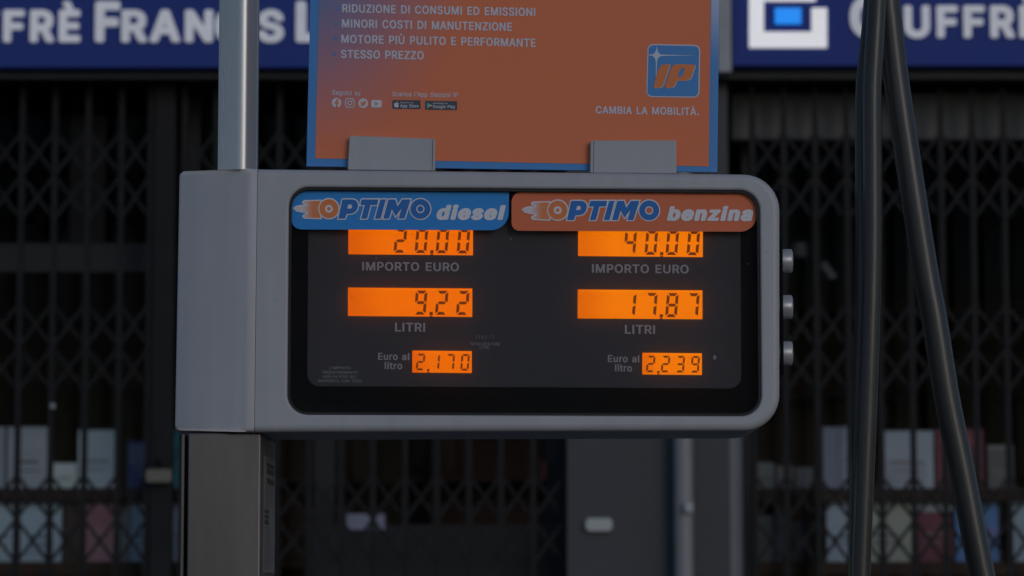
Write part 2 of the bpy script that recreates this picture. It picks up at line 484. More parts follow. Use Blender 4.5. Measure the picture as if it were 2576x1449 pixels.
  'a': (410, '19,89 19,132 27,158 36,173 58,195 85,209 123,221 246,239 258,244 263,256 261,275 250,299 232,314 204,321 173,319 146,309 124,289 111,269 101,264 92,265 35,283 29,292 35,311 53,337 70,355 96,372 127,385 163,393 223,393 258,385 289,371 304,362 324,342 340,313 348,280 348,4 345,-6 335,-9 273,-9 265,-4 264,13 261,16 223,-8 192,-16 154,-19 106,-11 70,5 43,30 27,56|105,108 105,96 110,82 117,73 132,63 165,55 194,57 211,63 237,79 252,99 259,113 264,137 264,168 258,171 213,162 168,157 139,149 115,135 108,123'),
  'c': (416, '21,177 22,204 29,254 39,285 51,308 69,335 87,352 113,371 151,387 177,393 237,393 282,380 311,366 338,344 356,320 373,282 373,273 365,267 301,253 291,258 280,282 271,294 249,311 225,319 192,319 170,312 151,300 132,277 117,246 110,213 108,187 110,163 117,130 137,91 163,67 194,57 223,57 249,65 274,85 292,118 304,126 361,114 373,106 374,94 371,85 349,45 323,19 306,8 263,-11 237,-17 175,-16 131,-4 87,24 60,54 39,92 26,132'),
  'e': (425, '21,175 22,204 29,256 39,285 58,320 70,336 101,363 132,380 151,387 177,393 235,393 280,380 299,371 327,350 349,326 368,290 375,268 383,220 383,173 382,165 375,160 118,160 110,156 117,123 136,89 158,70 192,57 213,55 235,58 256,65 275,79 294,109 304,114 315,114 356,104 374,96 376,87 373,75 364,56 349,36 318,10 270,-11 242,-17 180,-16 139,-6 98,15 67,44 45,77 27,130|111,235 113,231 120,231 287,231 294,235 287,261 280,276 258,302 235,316 206,321 175,316 144,297 123,269'),
  'g': (446, '21,180 26,246 41,294 51,313 74,344 96,363 115,375 144,387 168,393 225,393 258,383 296,356 300,358 301,382 308,387 370,388 380,385 383,375 383,-37 378,-63 359,-99 335,-124 313,-138 277,-152 239,-159 177,-159 144,-154 118,-145 77,-121 55,-99 39,-75 39,-65 44,-60 92,-34 104,-31 113,-36 141,-68 170,-83 196,-88 213,-88 251,-80 276,-65 292,-42 300,-11 300,30 296,33 277,17 256,6 218,-5 158,-2 111,15 75,41 46,80 27,132|108,192 113,151 121,127 136,101 151,86 165,77 192,69 218,69 239,75 254,82 265,91 278,106 295,146 300,175 300,213 289,257 273,287 259,301 232,316 218,319 189,319 161,309 145,296 132,280 115,242'),
  'i': (187, '40,4 41,380 44,385 51,388 115,388 123,385 126,377 126,-1 123,-6 115,-9 54,-9 44,-6|29,482 32,501 38,513 49,523 73,533 94,533 115,525 132,509 138,494 138,473 133,458 115,441 96,434 73,434 48,444 34,461'),
  'l': (207, '48,4 48,511 51,516 58,519 127,519 135,515 138,508 138,-1 135,-6 127,-9 61,-9 51,-6'),
  'n': (430, '40,4 42,382 54,388 115,387 123,382 124,361 127,358 151,374 187,390 201,393 254,393 296,380 325,362 344,340 356,319 364,296 369,265 368,-4 358,-9 299,-10 292,-9 284,-4 283,251 275,277 263,298 246,311 218,319 185,316 161,304 144,287 129,256 126,239 125,-4 115,-9 51,-9 42,-4'),
  'o': (436, '21,177 24,227 29,256 40,287 61,323 87,352 113,371 144,385 175,393 237,393 254,390 280,382 321,358 350,330 366,306 380,275 390,235 393,211 390,142 380,101 359,58 324,20 306,8 277,-6 239,-16 177,-17 161,-14 118,3 87,24 60,54 39,92 26,132|108,187 110,163 117,130 132,99 156,72 173,63 192,57 220,57 237,60 249,65 269,80 285,101 294,120 307,170 305,220 294,256 285,275 271,294 257,306 225,319 192,319 173,314 155,304 141,289 132,277 117,246 110,213'),
  'p': (445, '40,-139 41,382 54,388 115,387 123,382 124,356 127,353 158,378 177,387 199,393 258,393 294,383 318,371 342,352 371,318 387,285 397,249 402,213 400,142 390,99 371,58 352,35 318,5 294,-6 258,-16 204,-17 187,-14 156,1 127,20 125,-146 115,-152 51,-152 42,-147|124,192 129,146 139,115 157,85 187,63 206,57 232,57 258,65 282,84 295,101 306,127 317,182 311,235 301,264 287,288 273,302 254,314 237,319 204,319 180,311 169,304 151,285 139,263 129,232'),
  'r': (280, '40,4 41,382 51,388 113,388 123,382 124,365 127,363 149,378 185,392 225,395 249,391 255,382 255,325 252,318 242,314 204,316 175,310 156,299 144,288 129,261 126,246 125,-4 115,-9 51,-9 42,-4'),
  's': (386, '24,92 25,99 32,104 94,116 105,111 120,80 137,65 158,57 189,55 208,58 232,67 244,77 255,96 255,111 249,123 232,137 113,170 77,189 60,204 48,218 36,251 36,296 48,330 75,359 106,378 139,390 156,393 218,393 244,387 268,378 295,361 309,346 321,330 335,299 335,287 325,279 280,269 263,270 256,274 242,299 230,311 208,321 187,324 158,318 139,309 125,292 121,277 127,258 142,245 161,236 246,216 273,206 307,187 325,169 340,137 343,87 330,51 308,24 268,-2 230,-14 213,-17 154,-17 132,-14 96,-2 61,21 39,48 29,68'),
  't': (248, '-5,330 -5,377 -2,385 6,388 46,388 52,392 53,473 56,478 63,481 125,481 135,478 138,470 139,390 206,388 216,382 217,327 214,320 204,317 144,317 138,313 138,94 142,75 153,63 165,60 204,62 213,56 224,13 224,-1 220,-6 182,-14 137,-12 101,1 85,12 72,25 60,46 52,82 52,313 46,317 4,317 -4,322'),
  'u': (431, '40,120 40,375 44,385 54,388 113,388 125,382 126,132 129,118 139,93 149,80 165,68 199,60 223,63 251,76 268,96 280,123 283,139 284,382 292,387 299,388 358,388 368,382 369,4 366,-6 356,-9 294,-9 287,-4 285,20 282,23 268,10 246,-2 206,-14 158,-14 120,-4 89,14 63,44 48,75'),
  'y': (410, '7,375 8,382 18,388 85,388 96,382 194,113 199,120 294,382 304,388 370,388 380,385 383,380 380,365 209,-80 194,-104 175,-126 151,-142 123,-152 70,-155 46,-149 36,-139 50,-82 63,-76 94,-81 113,-74 123,-64 133,-46 148,-1'),
  'z': (401, '29,4 29,44 32,54 230,311 225,314 44,315 36,323 37,382 51,388 330,388 342,385 345,377 345,335 342,323 150,70 156,67 342,66 350,58 349,-4 337,-9 42,-9 32,-6'),
 },
 'Z': {
  ' ': (300, ''),
  'a': (488, '-31,87 -31,135 -16,175 23,217 59,237 54,242 8,256 -4,262 -20,282 -21,299 -9,325 7,349 37,378 61,395 106,414 151,424 237,424 294,409 327,392 346,376 375,344 390,315 398,280 398,-1 392,-15 377,-30 349,-40 265,-40 246,-36 215,-45 180,-50 139,-50 85,-40 37,-18 -2,18 -23,54|155,106 156,96 161,89 182,89 192,94 204,105 211,127 194,128 168,123 158,118|161,263 163,261 199,264 210,268 211,273 204,287 187,288 170,278'),
  'b': (524, '-10,1 -9,515 -2,527 10,539 39,550 125,550 139,547 158,538 170,526 175,515 176,427 178,423 270,424 323,409 351,395 370,381 411,337 437,287 450,237 452,163 444,113 435,85 416,46 402,27 373,-2 351,-18 327,-30 285,-44 268,-48 192,-48 144,-36 123,-40 39,-40 8,-28 -4,-15|174,189 179,149 189,118 201,99 208,93 218,88 225,89 237,98 249,113 264,161 267,187 264,218 251,261 240,277 225,287 215,287 204,281 191,265 182,242'),
  'd': (524, '-29,175 -26,235 -14,285 15,339 53,380 77,397 101,409 154,424 245,423 248,427 248,515 258,531 277,544 299,550 385,550 413,540 427,526 433,508 433,-1 428,-15 414,-30 382,-40 301,-40 280,-36 237,-47 158,-48 123,-40 94,-29 77,-21 48,1 29,20 3,56 -18,106 -26,144|159,189 163,149 177,111 192,94 204,88 213,91 224,99 235,115 244,144 250,177 250,201 245,232 240,251 230,270 218,283 208,288 199,287 185,278 167,246 160,213'),
  'e': (503, '-29,173 -28,206 -21,258 -9,292 20,342 56,378 75,392 108,409 163,424 244,424 258,421 308,406 346,385 382,352 399,330 418,292 431,244 433,220 433,163 427,153 415,141 395,130 419,108 426,94 423,73 409,44 390,20 351,-14 313,-33 256,-47 170,-48 151,-44 99,-28 55,-1 22,32 -4,73 -23,127|168,125 182,100 199,90 208,88 220,89 232,95 240,104 251,125 249,128 239,129 173,128|174,265 175,263 185,262 227,262 233,265 223,281 206,288 189,282'),
  'i': (266, '-21,480 -18,504 -5,527 15,547 35,556 61,564 106,564 144,552 176,523 187,499 188,470 184,458 176,444 148,415 169,396 176,380 176,-4 170,-16 158,-28 139,-37 125,-40 39,-40 10,-30 -2,-18 -9,-6 -9,380 -2,396 20,415 -9,444 -18,463'),
  'l': (285, '-2,1 -2,515 5,527 17,539 46,550 137,550 151,547 173,536 183,525 188,511 187,-6 181,-18 169,-30 142,-40 49,-40 27,-35 15,-28 3,-15'),
  'n': (509, '-10,1 -9,380 -4,394 7,406 20,414 42,419 123,419 149,413 187,424 268,424 292,418 332,403 358,386 380,364 406,320 414,299 419,265 419,-1 414,-15 402,-27 389,-35 370,-40 285,-40 254,-30 239,-15 233,-1 233,249 225,275 220,282 211,287 201,285 189,276 182,261 176,239 176,-1 170,-16 156,-30 127,-40 39,-40 8,-28 -4,-15'),
  's': (464, '-26,89 -25,101 -21,111 -6,125 11,133 71,146 69,151 32,174 12,194 -7,225 -14,249 -14,299 -9,318 12,354 44,385 82,406 130,421 144,424 232,424 273,414 306,399 330,383 356,356 383,308 386,294 383,280 374,268 358,255 299,240 295,237 342,209 375,173 387,149 393,127 393,85 385,58 371,32 346,5 327,-11 292,-30 227,-47 139,-48 101,-40 73,-30 42,-14 7,18 -4,32 -20,63|152,123 160,99 170,89 192,88 204,96 205,106 199,113 158,124|171,277 173,270 182,265 204,260 210,261 202,280 192,290 180,290 173,283'),
  'z': (480, '-21,1 -21,49 -14,65 152,280 146,283 35,284 4,295 -9,308 -14,323 -14,382 -9,394 1,405 15,414 37,419 344,419 370,411 386,399 395,380 395,327 389,313 228,101 235,98 351,97 382,86 395,73 400,58 400,-4 395,-15 385,-26 370,-35 349,-40 30,-40 8,-35 -4,-28 -16,-15'),
 },
 'B': {
  ' ': (300, ''),
  '.': (231, '24,32 24,56 35,78 46,90 75,102 115,102 135,96 155,80 166,56 166,27 158,8 142,-9 111,-21 80,-21 49,-9 32,8'),
  'A': (523, '-9,1 177,515 185,522 199,526 280,526 296,521 306,504 487,11 488,-1 485,-8 465,-17 392,-17 374,-11 367,-1 325,118 321,125 315,126 158,125 114,1 106,-11 89,-17 11,-16 -4,-11|189,218 192,215 199,214 285,214 289,218 239,358 234,351'),
  'B': (499, '33,4 33,506 36,518 56,526 261,526 311,518 333,511 368,492 386,477 406,449 421,413 424,396 424,349 418,327 400,294 370,268 401,245 417,227 433,199 440,177 445,137 443,108 435,80 418,49 401,29 365,5 327,-9 282,-16 54,-16 39,-11|150,206 150,82 152,75 254,74 275,76 301,86 312,94 321,106 328,127 325,158 312,185 292,202 270,211 251,214 156,214 151,212|150,427 150,311 152,304 242,302 258,306 285,319 302,339 309,363 306,392 293,415 280,425 261,433 237,436 156,436 151,434'),
  'C': (553, '14,225 14,287 19,325 34,377 46,404 70,442 96,471 135,499 170,516 213,528 263,533 323,528 365,516 392,504 432,476 461,444 487,396 500,351 499,344 494,336 477,331 401,331 384,339 366,385 338,415 306,433 282,438 254,438 218,428 189,409 160,375 141,335 134,304 130,256 131,220 139,182 155,142 172,118 193,96 223,79 237,74 270,69 299,75 327,86 352,106 372,135 384,168 399,175 477,176 494,168 498,149 492,125 475,87 456,58 415,20 361,-9 325,-19 294,-24 220,-21 156,-2 115,22 76,58 53,92 39,120 22,170'),
  'D': (545, '33,4 33,506 37,518 56,526 242,526 275,524 335,509 375,490 397,475 416,458 435,438 464,387 480,337 488,282 488,227 478,163 464,123 432,70 404,41 363,14 311,-6 275,-14 249,-17 56,-17 39,-11|150,427 150,77 156,74 227,74 285,86 307,99 333,123 349,146 361,175 371,220 374,258 369,304 359,342 347,368 333,387 314,406 285,423 246,433 220,436 156,436 151,434'),
  'E': (462, '33,4 33,506 36,518 44,523 58,526 375,526 392,521 397,511 398,454 394,444 387,439 375,436 158,436 151,434 150,311 152,304 363,302 375,297 380,289 381,232 376,218 361,212 152,211 150,204 150,82 151,76 156,74 380,74 392,71 399,66 402,58 402,1 399,-8 380,-17 56,-17 39,-11'),
  'F': (453, '33,4 33,506 36,518 44,523 58,526 373,526 389,521 395,511 395,454 392,444 385,439 373,436 156,436 152,435 150,430 150,304 152,296 349,295 361,292 368,287 371,280 371,223 368,213 349,205 152,204 150,196 150,1 147,-8 130,-16 54,-16 39,-11'),
  'H': (560, '33,4 33,506 37,518 54,526 127,526 142,522 148,515 152,306 358,305 365,306 367,311 367,508 370,518 389,526 461,526 478,520 483,506 483,4 480,-9 463,-16 389,-17 375,-12 369,-6 367,208 365,213 361,214 152,213 150,206 150,1 147,-8 130,-16 54,-16 39,-11'),
  'I': (229, '33,4 34,511 39,521 54,526 132,526 147,520 152,508 152,-1 146,-11 132,-16 56,-17 39,-11'),
  'L': (436, '33,4 34,511 39,521 54,526 130,526 145,520 150,508 150,77 158,74 370,73 383,68 388,58 388,-1 382,-11 365,-17 56,-17 39,-11'),
  'M': (671, '33,4 33,506 39,520 56,526 156,526 175,518 310,173 315,166 454,518 461,523 475,526 570,526 589,518 593,506 593,4 587,-11 570,-17 501,-17 485,-11 479,-4 477,267 470,256 371,1 363,-11 346,-17 282,-17 263,-9 156,256 149,267 147,-4 142,-11 127,-16 56,-17 39,-11'),
  'N': (567, '33,4 33,506 37,518 54,526 137,526 151,523 159,518 368,192 371,194 371,201 372,513 377,521 394,526 468,526 485,520 490,506 490,4 487,-9 468,-17 382,-17 365,-11 159,313 151,320 149,-4 144,-11 130,-16 56,-17 39,-11'),
  'O': (576, '14,225 14,287 22,335 32,370 55,420 87,462 120,489 158,511 201,526 261,533 308,531 358,518 411,492 451,457 475,425 499,377 512,335 519,287 516,199 504,144 482,95 459,61 416,20 373,-4 325,-19 289,-24 244,-24 208,-19 151,1 104,31 68,70 39,119 22,170|130,256 131,220 136,192 146,161 158,137 172,118 193,96 227,77 249,72 268,69 306,77 330,89 352,106 366,123 385,156 400,204 405,249 402,289 394,327 380,363 362,392 342,411 311,430 282,438 254,438 218,428 189,408 174,394 153,363 141,335 134,304'),
  'P': (488, '33,4 33,506 36,518 56,526 256,526 313,516 339,507 373,487 400,461 411,444 425,413 433,382 436,337 431,301 420,269 402,237 387,220 363,201 342,189 308,177 265,169 152,168 150,161 150,1 147,-8 130,-16 54,-16 39,-11|150,427 151,262 244,260 275,268 294,281 311,308 319,346 311,387 296,411 273,428 237,436 156,436 151,434'),
  'R': (492, '33,4 33,506 36,518 56,526 254,526 308,518 337,509 365,495 395,470 406,456 423,425 430,404 436,373 436,332 430,301 411,256 377,219 351,204 349,199 449,13 452,1 449,-8 442,-14 427,-17 346,-16 330,-9 230,176 223,181 156,181 150,177 150,1 145,-11 127,-17 54,-16 39,-11|150,427 150,280 152,273 239,271 258,274 282,282 305,301 316,327 319,358 311,392 296,414 275,428 239,436 156,436 151,434'),
  'S': (490, '12,130 15,145 32,152 113,152 128,144 140,108 158,86 185,72 208,67 235,67 270,75 297,92 313,113 319,132 318,149 311,165 289,185 270,194 175,222 110,246 68,274 46,299 32,327 29,339 26,354 26,396 34,425 48,454 80,488 130,516 173,528 220,533 268,531 304,523 344,507 373,488 397,463 416,432 426,399 425,375 415,365 401,362 335,362 323,365 313,373 303,401 287,421 263,435 239,440 196,438 170,425 160,418 151,406 141,375 148,351 173,329 199,317 280,294 337,274 388,244 411,218 428,187 433,168 433,111 428,89 416,63 397,37 385,24 358,5 335,-6 273,-24 201,-26 149,-18 113,-6 89,5 54,33 36,56 22,85'),
  'T': (492, '5,456 6,513 11,521 25,526 420,526 440,518 443,508 443,454 437,441 420,436 289,436 284,432 283,1 277,-11 261,-17 189,-17 173,-11 167,-4 165,434 158,436 25,436 10,442'),
  'U': (560, '33,161 33,508 39,520 56,526 127,526 142,522 148,515 150,177 153,156 158,137 167,118 192,91 220,75 249,69 289,72 320,86 335,98 347,113 361,144 367,173 369,515 375,522 389,526 463,526 480,518 483,506 483,149 471,99 456,70 433,39 413,22 370,-4 337,-16 301,-24 218,-24 165,-11 113,15 73,53 48,94 38,125'),
  'Z': (482, '14,4 14,46 17,56 275,432 270,436 37,436 25,439 18,444 14,451 14,508 18,518 25,523 39,526 401,526 418,520 424,511 424,465 418,449 163,77 163,75 170,74 408,73 421,68 426,58 426,1 423,-9 404,-17 37,-17 20,-11'),
  'a': (432, '5,89 5,132 13,158 24,177 46,199 72,213 99,223 158,236 239,245 246,249 249,256 247,275 238,294 220,309 199,314 175,311 158,304 136,285 123,264 106,257 87,258 20,279 14,292 22,313 41,342 60,361 96,383 142,397 161,400 227,400 263,392 301,376 315,367 337,345 354,313 362,280 362,1 356,-11 339,-17 273,-17 261,-14 249,-6 211,-21 173,-26 146,-26 101,-18 58,1 31,25 13,56|119,108 122,87 129,77 142,69 168,62 199,67 225,83 237,99 247,125 250,156 246,159 239,159 151,144 127,130 122,123'),
  'i': (210, '26,4 27,382 32,390 46,395 123,394 135,389 140,377 140,-4 135,-11 120,-16 49,-17 32,-11|14,482 17,501 26,518 37,528 68,540 99,540 127,530 145,513 152,494 152,473 144,453 127,436 101,426 68,426 37,439 22,456'),
  'l': (229, '33,4 34,511 39,521 54,526 132,526 147,520 152,508 152,-1 146,-11 132,-16 56,-17 39,-11'),
  'o': (458, '7,177 10,227 15,256 26,287 49,328 75,357 101,375 132,390 170,400 242,400 258,397 290,387 335,362 363,333 388,292 397,268 407,215 407,163 402,130 390,89 371,54 336,15 318,3 289,-11 244,-24 173,-24 156,-21 115,-7 75,19 48,49 25,92 12,132|122,187 124,163 132,130 144,104 152,92 167,77 185,67 215,64 237,70 256,83 268,99 280,120 287,142 293,170 293,201 280,256 259,289 237,306 218,312 185,309 164,296 141,268 127,227'),
  'r': (302, '26,4 26,375 29,387 46,395 115,395 127,392 139,385 170,397 201,402 232,402 263,394 269,382 269,325 265,315 249,307 208,309 185,304 167,294 156,283 144,261 140,244 140,1 137,-8 120,-16 46,-16 32,-11'),
  't': (271, '-19,330 -17,385 -13,390 -1,394 37,397 38,473 44,482 56,487 130,488 146,483 152,473 154,397 211,395 228,387 231,377 231,330 227,317 211,310 158,309 153,306 152,94 156,77 165,67 208,69 225,61 238,13 238,-1 232,-11 211,-18 189,-21 132,-19 89,-4 61,20 46,46 38,80 38,306 35,309 1,310 -8,313 -16,318'),
  'u': (453, '26,120 26,377 32,390 49,395 118,395 132,391 139,385 141,130 146,108 161,85 177,72 199,67 218,70 239,81 256,101 266,125 269,142 269,377 272,387 280,392 294,395 363,395 380,387 383,375 383,4 383,-4 377,-11 361,-17 292,-16 277,-11 268,-2 211,-21 158,-21 108,-9 77,10 51,39 34,75'),
  'À': (523, '-9,1 177,515 185,522 199,526 280,526 296,521 306,504 487,11 488,-1 485,-8 465,-17 392,-17 374,-11 367,-1 325,118 321,125 315,126 158,125 114,1 106,-11 89,-17 11,-16 -4,-11|189,218 192,215 199,214 285,214 289,218 239,358 234,351|124,658 129,670 144,676 223,676 239,671 292,563 290,549 270,541 211,541 196,546 189,554 129,644'),
  'Ù': (560, '33,161 33,508 39,520 56,526 127,526 142,522 148,515 150,177 153,156 158,137 167,118 192,91 220,75 249,69 289,72 320,86 335,98 347,113 361,144 367,173 369,515 375,522 389,526 463,526 480,518 483,506 483,149 471,99 456,70 433,39 413,22 370,-4 337,-16 301,-24 218,-24 165,-11 113,15 73,53 48,94 38,125|143,658 148,670 163,676 242,676 258,671 311,563 309,549 289,541 230,541 215,546 208,554 148,644'),
 },
 'X': {
  ' ': (300, ''),
  'A': (548, '-26,1 -23,18 160,520 167,530 177,537 201,545 277,545 301,537 311,530 321,513 502,20 505,-1 501,-14 487,-28 463,-36 394,-36 370,-28 360,-20 353,-11 314,101 306,107 169,106 127,-11 118,-23 101,-33 82,-36 18,-36 1,-33 -18,-21 -23,-13|213,237 215,234 223,233 261,234 264,237 239,305 229,285'),
  'C': (579, '-2,223 -2,289 3,327 20,387 39,425 72,470 101,496 135,518 192,542 232,550 265,552 304,550 351,540 392,523 440,492 462,470 489,432 502,406 511,377 516,344 509,327 499,320 475,312 406,312 391,315 373,327 349,380 325,404 306,414 287,419 249,419 218,409 200,396 177,370 158,332 148,282 148,223 156,185 172,146 183,130 205,108 226,96 244,91 273,88 292,91 323,103 339,117 354,137 372,180 392,192 408,195 473,195 496,187 511,173 514,163 514,144 506,115 492,82 468,46 439,17 406,-6 354,-30 289,-43 225,-40 189,-33 156,-21 104,10 64,46 36,87 24,111 6,168'),
  'F': (479, '17,1 17,511 25,530 44,542 63,545 368,545 385,542 401,533 412,513 412,449 404,432 389,422 368,417 173,417 169,415 167,411 167,320 170,315 344,314 361,311 378,301 385,292 388,280 388,218 380,201 363,190 346,186 169,185 167,177 166,-4 159,-20 149,-28 123,-36 61,-36 46,-33 25,-21 20,-13'),
  'G': (589, '-2,223 -2,289 3,327 22,394 36,423 64,463 92,490 137,521 182,540 230,550 265,552 301,550 349,540 399,518 435,495 469,461 497,418 514,373 516,361 516,342 508,327 499,320 475,312 406,312 391,315 373,327 349,375 325,402 304,414 285,419 246,419 218,409 201,397 182,378 163,344 151,304 148,282 148,223 158,177 172,146 183,130 199,114 218,101 246,91 275,88 304,94 320,101 349,127 365,161 361,164 282,164 267,168 249,179 241,196 241,258 248,275 258,283 285,290 477,290 504,283 518,268 521,254 519,156 506,108 492,77 471,46 438,13 408,-7 370,-25 349,-33 289,-43 225,-40 161,-23 105,8 62,49 36,87 22,115 10,149 3,182'),
  'H': (586, '17,1 17,511 25,530 43,542 58,545 120,545 139,542 159,530 167,511 167,332 169,325 342,324 348,325 350,330 350,511 358,530 377,542 394,545 458,545 473,542 490,532 497,523 500,508 500,-1 492,-21 474,-32 458,-36 396,-36 377,-33 358,-20 350,-1 350,189 348,194 344,195 175,195 168,193 166,-4 159,-20 149,-28 123,-36 61,-36 46,-33 25,-21 20,-13'),
  'I': (255, '17,1 17,513 25,530 44,542 63,545 125,545 139,543 161,530 169,511 169,-4 161,-21 142,-33 125,-36 61,-36 44,-33 27,-23 20,-13'),
  'L': (462, '17,1 17,513 25,530 44,542 63,545 123,545 137,543 158,530 167,511 167,96 173,93 361,93 377,90 395,80 404,63 405,-4 394,-23 377,-33 363,-36 63,-36 44,-33 27,-23 20,-13'),
  'N': (592, '17,1 17,511 25,530 44,542 63,545 137,545 151,542 170,531 351,249 354,250 355,256 355,508 358,523 373,537 399,545 465,545 480,542 497,532 504,523 507,508 507,-1 499,-21 480,-33 461,-36 385,-36 370,-33 353,-23 170,261 168,261 167,254 167,1 163,-13 156,-23 137,-33 123,-36 58,-36 44,-33 27,-23 20,-13'),
  'R': (518, '17,1 17,511 25,530 44,542 61,545 249,545 315,535 339,527 378,506 407,482 423,461 437,435 450,392 452,330 447,299 428,251 415,233 389,207 374,196 372,192 466,18 469,-4 461,-20 442,-33 425,-36 351,-36 337,-33 320,-23 310,-11 225,149 218,160 213,162 173,162 167,158 167,-1 163,-13 157,-23 139,-33 125,-36 58,-36 44,-33 27,-23 20,-13|167,408 167,299 169,292 246,291 277,299 290,311 299,330 302,356 297,382 285,402 270,411 242,417 173,417 168,415'),
  'S': (515, '-5,127 -4,142 3,156 23,168 39,171 106,171 121,168 139,157 157,113 170,98 204,86 242,86 270,94 287,105 298,120 302,135 299,154 285,168 235,187 132,217 106,229 56,262 29,294 17,318 10,349 10,399 20,435 32,458 45,477 68,500 96,518 144,540 192,550 230,552 277,547 330,533 373,508 409,475 430,442 443,399 443,375 440,365 433,356 415,346 399,343 342,343 322,346 301,360 288,394 277,407 264,415 246,421 225,423 204,421 182,414 172,406 165,396 159,375 164,358 177,346 189,340 323,299 363,280 402,254 433,215 442,196 450,170 450,108 442,80 433,58 419,37 396,12 363,-11 335,-25 306,-35 268,-43 206,-45 142,-35 113,-25 85,-11 41,23 20,51 8,75 -2,106'),
  'U': (586, '17,158 17,511 20,523 27,532 44,542 58,545 123,545 149,537 163,523 167,511 167,180 169,158 184,123 202,104 220,94 244,88 277,88 308,98 327,115 344,146 350,175 350,508 353,523 368,537 394,545 458,545 474,542 492,530 500,511 500,146 492,111 473,65 445,27 425,10 394,-11 370,-23 344,-33 296,-43 223,-43 165,-30 120,-9 101,3 62,39 34,85 22,120'),
  'È': (487, '17,1 17,515 27,532 46,543 61,545 149,546 140,565 89,642 86,663 96,682 113,692 127,695 196,695 213,692 230,682 237,673 285,573 288,546 373,545 388,542 406,530 414,513 414,449 404,429 387,420 373,417 170,416 167,411 167,325 173,321 354,321 370,318 387,308 397,292 397,225 387,206 370,196 356,193 169,192 167,185 167,96 173,93 375,93 392,90 409,80 418,63 418,-6 408,-23 392,-33 377,-36 61,-36 44,-33 27,-23 20,-13'),
 },
}

def text_raw(s, weight='B', shear=0.0, spacing=0.0):
    cu = bpy.data.curves.new('txt', 'CURVE')
    cu.dimensions = '2D'
    cu.fill_mode = 'BOTH'
    cu.extrude = 0.02
    x = 0.0
    for ch in s:
        w_, enc = GLYPHS[weight][ch]
        for lp in (enc.split('|') if enc else []):
            pts = [tuple(map(int, p.split(','))) for p in lp.split()]
            sp = cu.splines.new('POLY')
            sp.points.add(len(pts) - 1)
            for i, (px, py) in enumerate(pts):
                sp.points[i].co = (x + (px + shear * py) / 1000, py / 1000, 0, 1)
            sp.use_cyclic_u = True
        x += w_ / 1000 + spacing
    return curve_to_mesh(cu, 0)

def text_on(s, p0, p1, cap_px, Y, weight='B', shear=0.0, ref='I', thick=0.0006, spacing=0.0):
    """lettering on the upright plane y=Y: baseline runs from p0 to p1 (picture points), capital height cap_px"""
    me = text_raw(s, weight, shear, spacing)
    A = W(*p0, Y); B = W(*p1, Y)
    ux = [v.co.x for v in me.vertices]
    u0, u1 = min(ux), max(ux)
    ys = [float(p.split(',')[1]) / 1000 for lp in GLYPHS[weight][ref][1].split('|') for p in lp.split()]
    lo, hi = min(ys), max(ys)
    sy = cap_px * (Y - CAM.y) / FPX / (hi - lo)
    d = B - A
    for v in me.vertices:
        t = (v.co.x - u0) / (u1 - u0)
        h = (v.co.y - lo) * sy
        v.co = Vector((A.x + d.x * t, Y - (v.co.z / 0.02 * 0.5 + 0.5) * thick, A.z + d.z * t + h))
    me.update()
    return me

def outline_px(loops, Y, offset_px=0.0, thick=0.0006, smooth=False):
    """filled 2D outline(s), holes allowed, in picture points; grown by offset_px"""
    k = (Y - CAM.y) / FPX
    cu = bpy.data.curves.new('shape', 'CURVE')
    cu.dimensions = '2D'
    cu.fill_mode = 'BOTH'
    cu.extrude = 0.5
    cu.offset = offset_px * k * 100
    for lp in loops:
        sp = cu.splines.new('POLY')
        sp.points.add(len(lp) - 1)
        for i, (x, y) in enumerate(lp):
            v = W(x, y, Y)
            sp.points[i].co = (v.x * 100, v.z * 100, 0, 1)
        sp.use_cyclic_u = True
    me = curve_to_mesh(cu, 0)
    for v in me.vertices:
        v.co = Vector((v.co.x / 100, Y - (v.co.z + 0.5) * thick, v.co.y / 100))
    me.update()
    return me

def circ(cx, cy, r, n=28, ry=None):
    ry = ry or r
    return [(cx + r * math.cos(2 * math.pi * i / n), cy - ry * math.sin(2 * math.pi * i / n)) for i in range(n)]

def rr_px(x0, y0, x1, y1, r, seg=5, dy=0.0):
    lp = round_loop([(x0, -y0), (x1, -(y0 + dy)), (x1, -(y1 + dy)), (x0, -y1)], [r] * 4, seg)
    return [(p.x, -p.y) for p in lp]

def join(meshes):
    bm = bmesh.new()
    for me in meshes:
        bm.from_mesh(me)
    me = bpy.data.meshes.new('joined')
    bm.to_mesh(me)
    bm.free()
    return me

# ------------------------------------------------------------------ colours
M_ASPH = mat('asphalt', (0.05, 0.05, 0.052), 0.85, bump=0.6, bscale=300, vary=0.25, scale=3)
M_PAVE = mat('pavement_stone', (0.16, 0.155, 0.15), 0.8, bump=0.3, vary=0.2, scale=2)
M_KERB = mat('kerb_stone', (0.25, 0.245, 0.24), 0.8, vary=0.2)
M_WALL = mat('render_wall', (0.30, 0.29, 0.28), 0.85, vary=0.15, scale=1.5, bump=0.3)
M_PAINT = mat('silver_grey_paint', (0.385, 0.392, 0.425), 0.42, spec=0.4, vary=0.05, scale=5, bump=0.12, bscale=500, rvar=0.1, streak=0.07)
M_PAINT_LIFT = mat('warm_grey_paint_lightened', (0.57, 0.545, 0.57), 0.48, spec=0.4, vary=0.05, scale=4, bump=0.15, bscale=500, rvar=0.1, streak=0.07)  # light put into the colour: brightened because little sun reaches the side cover
M_STEEL = mat('brushed_steel', (0.142, 0.128, 0.123), 0.42, metal=0.55, vary=0.26, scale=4.5, bump=0.08, bscale=60, stretch=(3, 3, 0.5), rvar=0.1)
M_ALU = mat('anodised_aluminium', (0.40, 0.41, 0.44), 0.28, metal=0.45, vary=0.05, scale=3, stretch=(8, 8, 0.3), rvar=0.05)
M_BLACK = mat('black_plastic', (0.004, 0.004, 0.005), 0.35, spec=0.04, vary=0.2)
